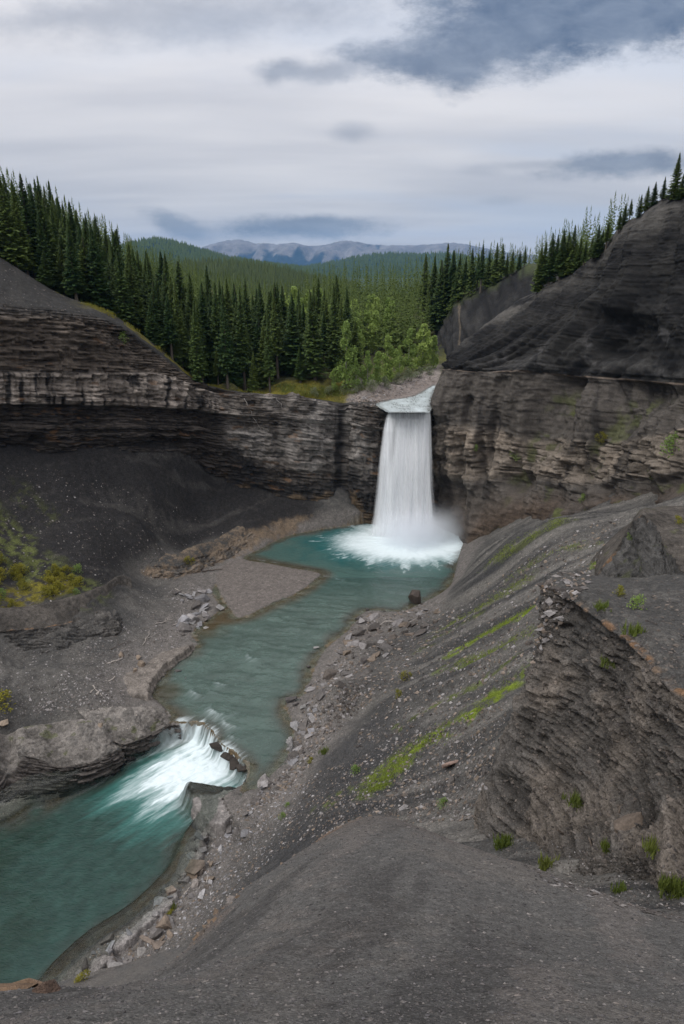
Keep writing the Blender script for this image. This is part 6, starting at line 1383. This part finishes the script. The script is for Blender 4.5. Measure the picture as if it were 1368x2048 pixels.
# rubble, in stretches
scatter([(725, 1228), (800, 1238), (860, 1215), (890, 1235), (815, 1290), (770, 1330), (700, 1370), (650, 1395), (640, 1350), (690, 1280)], 76, .6, 1.9, GREY + BROWN + DARK, 'broken grey-brown slab in the rubble between the pool and the scree', 'slabs in the right rubble')
scatter([(620, 1350), (650, 1400), (620, 1480), (590, 1540), (545, 1590), (510, 1610), (500, 1590), (560, 1540), (590, 1470), (590, 1420)], 36, .45, 1.35, BLUEG + GREY, 'blue-grey flat stone on the strip beside the shallow river', 'stones along the shallows')
scatter([(480, 1620), (520, 1600), (500, 1660), (440, 1740), (400, 1800), (380, 1800), (400, 1740), (440, 1670)], 20, .35, 1.1, GREY + BLUEG + BROWN, 'loose stone on the strip behind the narrow bedrock slab', 'stones behind the narrow slab')
scatter([(335, 1820), (360, 1850), (320, 1900), (285, 1950), (215, 1985), (195, 1960), (230, 1920), (270, 1880)], 36, .4, 1.35, GREY + BROWN, 'loose slab in the pile at the bottom of the right bank', 'slabs in the lowest pile')
scatter([(350, 1185), (420, 1175), (432, 1212), (400, 1255), (365, 1270), (340, 1265), (370, 1225)], 34, .7, 2.1, BLUEG + BLUEG + GREY, 'pale flat slab heaped beside the brown backwater', 'pale slabs by the backwater')
scatter([(700, 1600), (950, 1480), (990, 1560), (900, 1640), (740, 1640)], 18, .25, .8, GREY + BROWN, 'angular stone lying loose on the mossy scree below the crag', 'stones on the mossy scree')

scatter([(345, 1756), (385, 1660), (425, 1665), (385, 1775), (295, 1858), (195, 1920), (125, 1975), (95, 1988), (130, 1935), (270, 1836)], 28, .4, 1.4, BLUEG + GREY, 'grey slab lying along the bedrock edge of the green pool', 'slabs along the green pool')
# small stones nobody could count
def pebbles(name, pts, nrm, size, cols, seed, flat=.5):
    r = np.random.RandomState(seed); n = len(pts); base = np.array([(1, 0, 0), (0, 1, 0), (-1, 0, 0), (0, -1, 0), (0, 0, 1), (0, 0, -1)], float)
    f = np.array([(0, 1, 4), (1, 2, 4), (2, 3, 4), (3, 0, 4), (1, 0, 5), (2, 1, 5), (3, 2, 5), (0, 3, 5)])
    a = r.rand(n) * 6.28; V = np.repeat(base[None], n, 0) * (.6 + .8 * r.rand(n, 6, 1)); V[:, :, 2] *= flat; V[:, :, 0] *= (1 + .6 * r.rand(n, 1)); V[:, 4, :2] += r.randn(n, 2) * .35
    V = V * size[:, None, None] * .5; N = np.asarray(nrm, float); T = np.stack([np.cos(a), np.sin(a), 0 * a], -1); T -= N * (T * N).sum(1, keepdims=True); T /= np.linalg.norm(T, axis=1, keepdims=True); B_ = np.cross(N, T)
    W_ = V[..., 0:1] * T[:, None] + V[..., 1:2] * B_[:, None] + V[..., 2:3] * N[:, None] + np.asarray(pts)[:, None] + N[:, None] * (size * .10)[:, None, None]
    F_ = (f[None] + 6 * np.arange(n)[:, None, None]).reshape(-1, 3); c = np.array(cols)[r.randint(len(cols), size=n)] * (.65 + .7 * r.rand(n, 1)); c = np.repeat(c, 6, 0)
    o = link(name, mesh_np(name, W_.reshape(-1, 3), F_, M_PEB, {'col': c}, smooth=False)); tag(o, kind='stuff'); return o
M_PEB = rock_mat('small_stones', .01, fine=3)
def hits(poly, n, ok=None):
    P, N = [], []
    for i in range(n):
        q = in_px(poly); h = shoot(q[0], q[1])
        if h and h[0].length < 300 and (ok is None or h[2] in ok): P.append(tuple(h[0])); N.append(tuple(h[1]))
    return np.array(P), np.array(N)
def rubble(poly, n, s0, s1, cols, seed, pw=2.5, ok=None):
    P, N = hits(poly, n, ok); N = np.where(N[:, 2:3] < 0, -N, N); r = np.random.RandomState(seed); pebbles('rubble', P, N, s0 + (s1 - s0) * r.rand(len(P)) ** pw, cols, seed)
VG = ('valley_ground',)
rubble([(725, 1225), (880, 1200), (930, 1235), (830, 1310), (780, 1370), (700, 1440), (640, 1500), (600, 1560), (520, 1620), (500, 1600), (580, 1530), (600, 1440), (625, 1370), (690, 1270)], 3400, .08, .38, GREY + BROWN + DARK, 81, ok=VG)
rubble([(500, 1600), (620, 1560), (560, 1700), (450, 1810), (350, 1900), (250, 1985), (130, 1985), (190, 1900), (280, 1840), (360, 1760), (400, 1660)], 3600, .05, .22, GREY + BLUEG + BROWN, 82, ok=VG)
rubble([(290, 1150), (420, 1140), (430, 1200), (380, 1270), (300, 1380), (200, 1430), (60, 1430), (150, 1310), (270, 1230)], 2600, .07, .26, GREY + GREY + DARK, 83, ok=VG)
rubble([(600, 1560), (900, 1440), (1020, 1400), (960, 1640), (740, 1650), (560, 1700)], 3600, .06, .26, GREY + DARK + BROWN, 84, ok=VG)
rubble([(900, 1230), (1060, 1100), (1250, 1020), (1180, 1160), (1060, 1340), (800, 1500), (700, 1500), (800, 1330)], 2600, .08, .35, DARK + GREY + BROWN, 85)
rubble([(0, 930), (120, 940), (330, 1000), (480, 1080), (300, 1140), (200, 1180), (0, 1230)], 1500, .06, .28, GREY[1:] + DARK + DARK + DARK, 86, ok=VG)
rubble([(0, 520), (90, 575), (200, 620), (180, 640), (0, 628)], 350, .05, .22, DARK + GREY[1:2], 93)
rubble([(0, 1300), (280, 1240), (220, 1400), (0, 1440)], 900, .06, .25, GREY, 87, ok=VG)
rubble([(960, 1660), (1368, 1740), (1368, 1850), (1100, 1770)], 1000, .02, .09, GREY + DARK + DARK, 88)
rubble([(1090, 1180), (1368, 1150), (1368, 1760), (1000, 1700), (980, 1620), (1060, 1330)], 3000, .035, .16, BROWN[1:2] + DARK, 89, 3)
rubble([(690, 800), (770, 778), (862, 742), (868, 765), (845, 775), (800, 792), (740, 815)], 900, .08, .4, GREY + BROWN, 90)
# gravel of the foreground ridge
r = np.random.RandomState(91); n = 42000; rr_ = 1.2 * (14.5 / 1.2) ** (r.rand(n) ** .85); aa = np.radians(-62 + 120 * r.rand(n)); gx, gy = rr_ * np.sin(aa), rr_ * np.cos(aa)
th_i = np.interp(aa, th, np.arange(len(th))); r_i = np.interp(np.log(rr_), np.log(0.9 * (19.0 / 0.9) ** (np.linspace(0, 1, 340))), np.arange(340))
FG = bpy.data.objects['foreground_ridge']; co_ = np.empty(len(FG.data.vertices) * 3, np.float32); FG.data.vertices.foreach_get('co', co_); FZ = co_.reshape(340, 500, 3)[..., 2]
i0 = np.clip(r_i.astype(int), 0, 338); j0 = np.clip(th_i.astype(int), 0, 498); fi_, fj_ = r_i - i0, th_i - j0
gz = (FZ[i0, j0] * (1 - fi_) * (1 - fj_) + FZ[i0 + 1, j0] * fi_ * (1 - fj_) + FZ[i0, j0 + 1] * (1 - fi_) * fj_ + FZ[i0 + 1, j0 + 1] * fi_ * fj_)
gn = np.stack([0 * gx, .6 + 0 * gx, .8 + 0 * gx], -1)
sz = (.007 + .019 * r.rand(n) ** 5) * (.75 + .11 * rr_)
pebbles('gravel', np.stack([gx, gy, gz], -1), gn, sz, [(.105, .098, .096), (.085, .08, .08), (.12, .11, .105), (.07, .066, .067), (.095, .088, .087), (.08, .076, .076), (.11, .10, .096), (.10, .096, .092), (.075, .072, .07), (.17, .155, .145)], 92, .6)
# crust of small broken slabs along the ridge edge
P = []; N = []
for cp_, n_ in ((crest_line, 900), (crest2, 260)):
    for i in range(n_):
        k_ = rg.randint(len(cp_) - 1); q_ = cp_[k_] + (cp_[k_ + 1] - cp_[k_]) * rg.rand() + rg.randn(2) * .16; g_ = drop(q_[0], q_[1])
        if g_ and g_[2] == 'foreground_ridge': P.append(tuple(g_[0])); N.append((0, 0, 1))
pebbles('rubble', np.array(P), np.array(N), .025 + .09 * rg.rand(len(P)) ** 3, [(.17, .12, .082), (.13, .108, .092), (.18, .135, .10), (.105, .096, .09), (.14, .125, .115)], 94, .45)
def log(px0, py0, px1, py1, r0, label, cat='driftwood', group=None, name='driftwood', lift=.08, forks=0, col=(.36, .325, .29)):
    a, b = shoot(px0, py0), shoot(px1, py1)
    if not a or not b: return
    A_, B_ = np.array(a[0]) + [0, 0, lift], np.array(b[0]) + [0, 0, lift]; L = np.linalg.norm(B_ - A_); V = []; F = []
    def tube(P, R_):
        n = 7
        for i, (p, r_) in enumerate(zip(P, R_)):
            d = P[min(i + 1, len(P) - 1)] - P[max(i - 1, 0)]; d = d / np.linalg.norm(d); s1 = np.cross(d, [0, 0, 1]); s1 /= np.linalg.norm(s1) + 1e-6; s2 = np.cross(s1, d); q = len(V)
            for j in range(n): an = 2 * math.pi * j / n; V.append(p + r_ * (1 + .15 * rg.randn()) * (s1 * math.cos(an) + s2 * math.sin(an)))
            if i:
                for j in range(n): F.append((q - n + j, q - n + (j + 1) % n, q + (j + 1) % n, q + j))
    k = 8; ts = np.linspace(0, 1, k); P = [A_ + (B_ - A_) * t + np.array([*(rg.randn(2) * .025 * L), rg.rand() * .02 * L]) * (0 < t < 1) for t in ts]; tube(P, [r0 * (1 - .6 * t) for t in ts])
    for f in range(forks):
        t = .25 + .65 * rg.rand(); p = A_ + (B_ - A_) * t; d = (B_ - A_) / L; s_ = np.cross(d, [0, 0, 1]) * rg.choice([-1, 1]); e = p + (d * .6 + s_ * (.5 + .4 * rg.rand()) + np.array([0, 0, .25])) * L * (.25 + .2 * rg.rand())
        tube([p, (p + e) / 2 + rg.randn(3) * .03 * L, e], [r0 * .5, r0 * .35, r0 * .15])
    o = link(name, mesh_np(name, np.array(V) - A_, np.array(F), M_DEAD, {'col': np.zeros((len(V), 3)) + np.array(col)})); o.location = A_; tag(o, label, cat, group)
log(192, 1392, 230, 1354, .13, 'thick pale bleached log lying on the ledge above the rapid', 'log', name='log')
log(180, 1388, 214, 1362, .07, 'thin pale log beside the thick bleached log', 'log', name='log')
log(186, 1372, 205, 1394, .05, 'short stick crossing under the bleached logs', 'log', name='log', forks=1)
for a in [((222, 1300, 262, 1282), 'bleached branch heap on the left flat, nearest the dark bank', 4), ((345, 1252, 395, 1228), 'long bleached branch behind the pale slabs', 3), ((350, 1178, 372, 1190), 'small bleached branch near the gravel bar, upper one', 4), ((285, 1292, 300, 1262), 'short pale stick by the tan blocks', 1), ((310, 1250, 345, 1240), 'pale branch on the gravel left of the long branch', 3), ((215, 1328, 245, 1318), 'pale twig heap above the bleached logs', 4),
          ((742, 1258, 775, 1242), 'bleached branch lying on the right rubble', 3), ((770, 1244, 822, 1248), 'long pale branch on the right rubble near the boulder', 2), ((368, 1790, 384, 1772), 'pale stick below the slab stack', 0), ((413, 1768, 416, 1752), 'short pale stick right of the slab stack', 0), ((404, 1144, 446, 1139), 'dark wet log stranded on the gravel bar', 0)]:
    log(*a[0], .055 if 'log' not in a[1] else .09, a[1], 'driftwood', forks=a[2], col=(.34, .31, .28) if 'dark' not in a[1] else (.08, .065, .055))
log(488, 800, 522, 862, .07, 'left of two bleached dead trunks hanging on the cliff below the grass', 'dead trunk', name='dead_trunk', lift=.25, col=(.27, .25, .23)); log(552, 798, 580, 842, .07, 'right of two bleached dead trunks hanging on the cliff below the grass', 'dead trunk', name='dead_trunk', lift=.25, col=(.27, .25, .23))

def blades(name, P, H, spread, seed, per=7, mat=None, tone=None):
    r = np.random.RandomState(seed); n = len(P) * per; p = np.repeat(np.asarray(P), per, 0) + np.concatenate([r.randn(n, 2) * spread, np.zeros((n, 1))], 1); h = np.repeat(H, per) * (.5 + .8 * r.rand(n)); a = r.rand(n) * 6.28
    u = np.stack([np.cos(a), np.sin(a), 0 * a], -1); w_ = np.stack([-np.sin(a), np.cos(a), 0 * a], -1) * (h * .07 + .006)[:, None]; b = r.rand(n) * .7
    V = np.stack([p - w_ - [0, 0, .03], p + w_ - [0, 0, .03], p + u * (h * b)[:, None] + np.stack([0 * h, 0 * h, h], -1)], 1).reshape(-1, 3); F = np.arange(3 * n).reshape(-1, 3)
    return V, F, np.repeat(r.rand(n) if tone is None else np.clip(tone + .3 * r.rand(n), 0, 1), 3)
def turf(name, P, H, spread, seed, per=7, mat=None, tone=None):
    V, F, T = blades(name, P, H, spread, seed, per, mat, tone); o = link(name, mesh_np(name, V, F, mat or M_GRASS, {'tone': T}, smooth=False)); tag(o, kind='stuff')
P = []
for pl, wid, dens, col in GRASS_SPOTS[:8]:
    nn = int(560 * wid * dens)
    for i in range(nn):
        k = rg.randint(len(pl) - 1); q = pl[k] + (pl[k + 1] - pl[k]) * rg.rand() + rg.randn(2) * wid * .38
        if float(fbm2(np.array([q[0] * .8]), np.array([q[1] * .8]), 3, 83)[0]) < -.12: continue
        g = drop(q[0], q[1])
        if g and g[2] == 'valley_ground': P.append(tuple(g[0]))
turf('grass', np.array(P), np.full(len(P), .10), .16, 95, 9, M_MOSS)
P = []
for i in range(len(LC_EDGE)):
    e = LC_EDGE[i]; px = project(e)[0]
    if not 150 < px < 700: continue
    for k in range(5):
        q = e[:2] * (1 + (.2 + 2.2 * rg.rand() ** 2 - .8) / np.linalg.norm(e[:2])); g = drop(q[0], q[1])
        if g and g[2] in ('forest_floor', 'cliff') and fbm2(np.array([q[0] * .35]), np.array([q[1] * .35]), 2, 97)[0] > -.02: P.append(tuple(g[0]))
turf('grass', np.array(P), np.full(len(P), .30), .25, 96, 6, M_YBUSH)
P, _ = hits([(560, 770), (650, 775), (700, 772), (760, 768), (700, 790), (640, 796), (560, 786)], 500, ('forest_floor',)); turf('grass', P, np.full(len(P), .5), .3, 98, 7)
for px, py, h, n, lab in [(1008, 1692, .32, 90, 'lush green grass tuft in the dark cleft at the crag foot'), (1092, 1732, .25, 70, 'green grass patch showing over the ridge below the crag'), (1240, 1782, .18, 50, 'small grass tuft among the gully stones'), (1345, 1775, .30, 90, 'large grass clump at the right frame edge in the gully'), (1150, 1605, .3, 30, 'thin grass on the lower face of the tall crag'), (1268, 1262, .3, 26, 'yellowing grass tuft on the rusty crag rim'), (1205, 1215, .25, 22, 'short grass tuft at the left end of the rusty crag rim'),
                          (1215, 1700, .22, 40, 'tall grass at the foot of the fallen slab'), (1310, 1700, .24, 40, 'tall grass clump right of the fallen slab'), (1215, 1330, .22, 20, 'thin grass in the middle of the crag face'), (175, 1975, .3, 40, 'yellow-green grass among the lowest stones'), (345, 1815, .3, 36, 'grass tuft among the stones by the long bedrock shelf'), (650, 1505, .35, 40, 'yellow grass patch at the foot of the grey scree')]:
    g = shoot(px, py, ('haze', 'spray', 'curtain', 'river', 'stream', 'foreground_ridge') if px < 700 else ('haze', 'spray', 'curtain', 'river', 'stream'))
    if not g: continue
    V, F, T = blades('', np.zeros((n, 3)) + np.concatenate([rg.randn(n, 2) * h * .55, np.zeros((n, 1))], 1), np.full(n, h), .04, 99 + n, 5)
    o = link('grass_tuft', mesh_np('grass_tuft', V, F, M_GRASS, {'tone': T}, smooth=False)); o.location = g[0]; tag(o, lab, 'grass tuft')
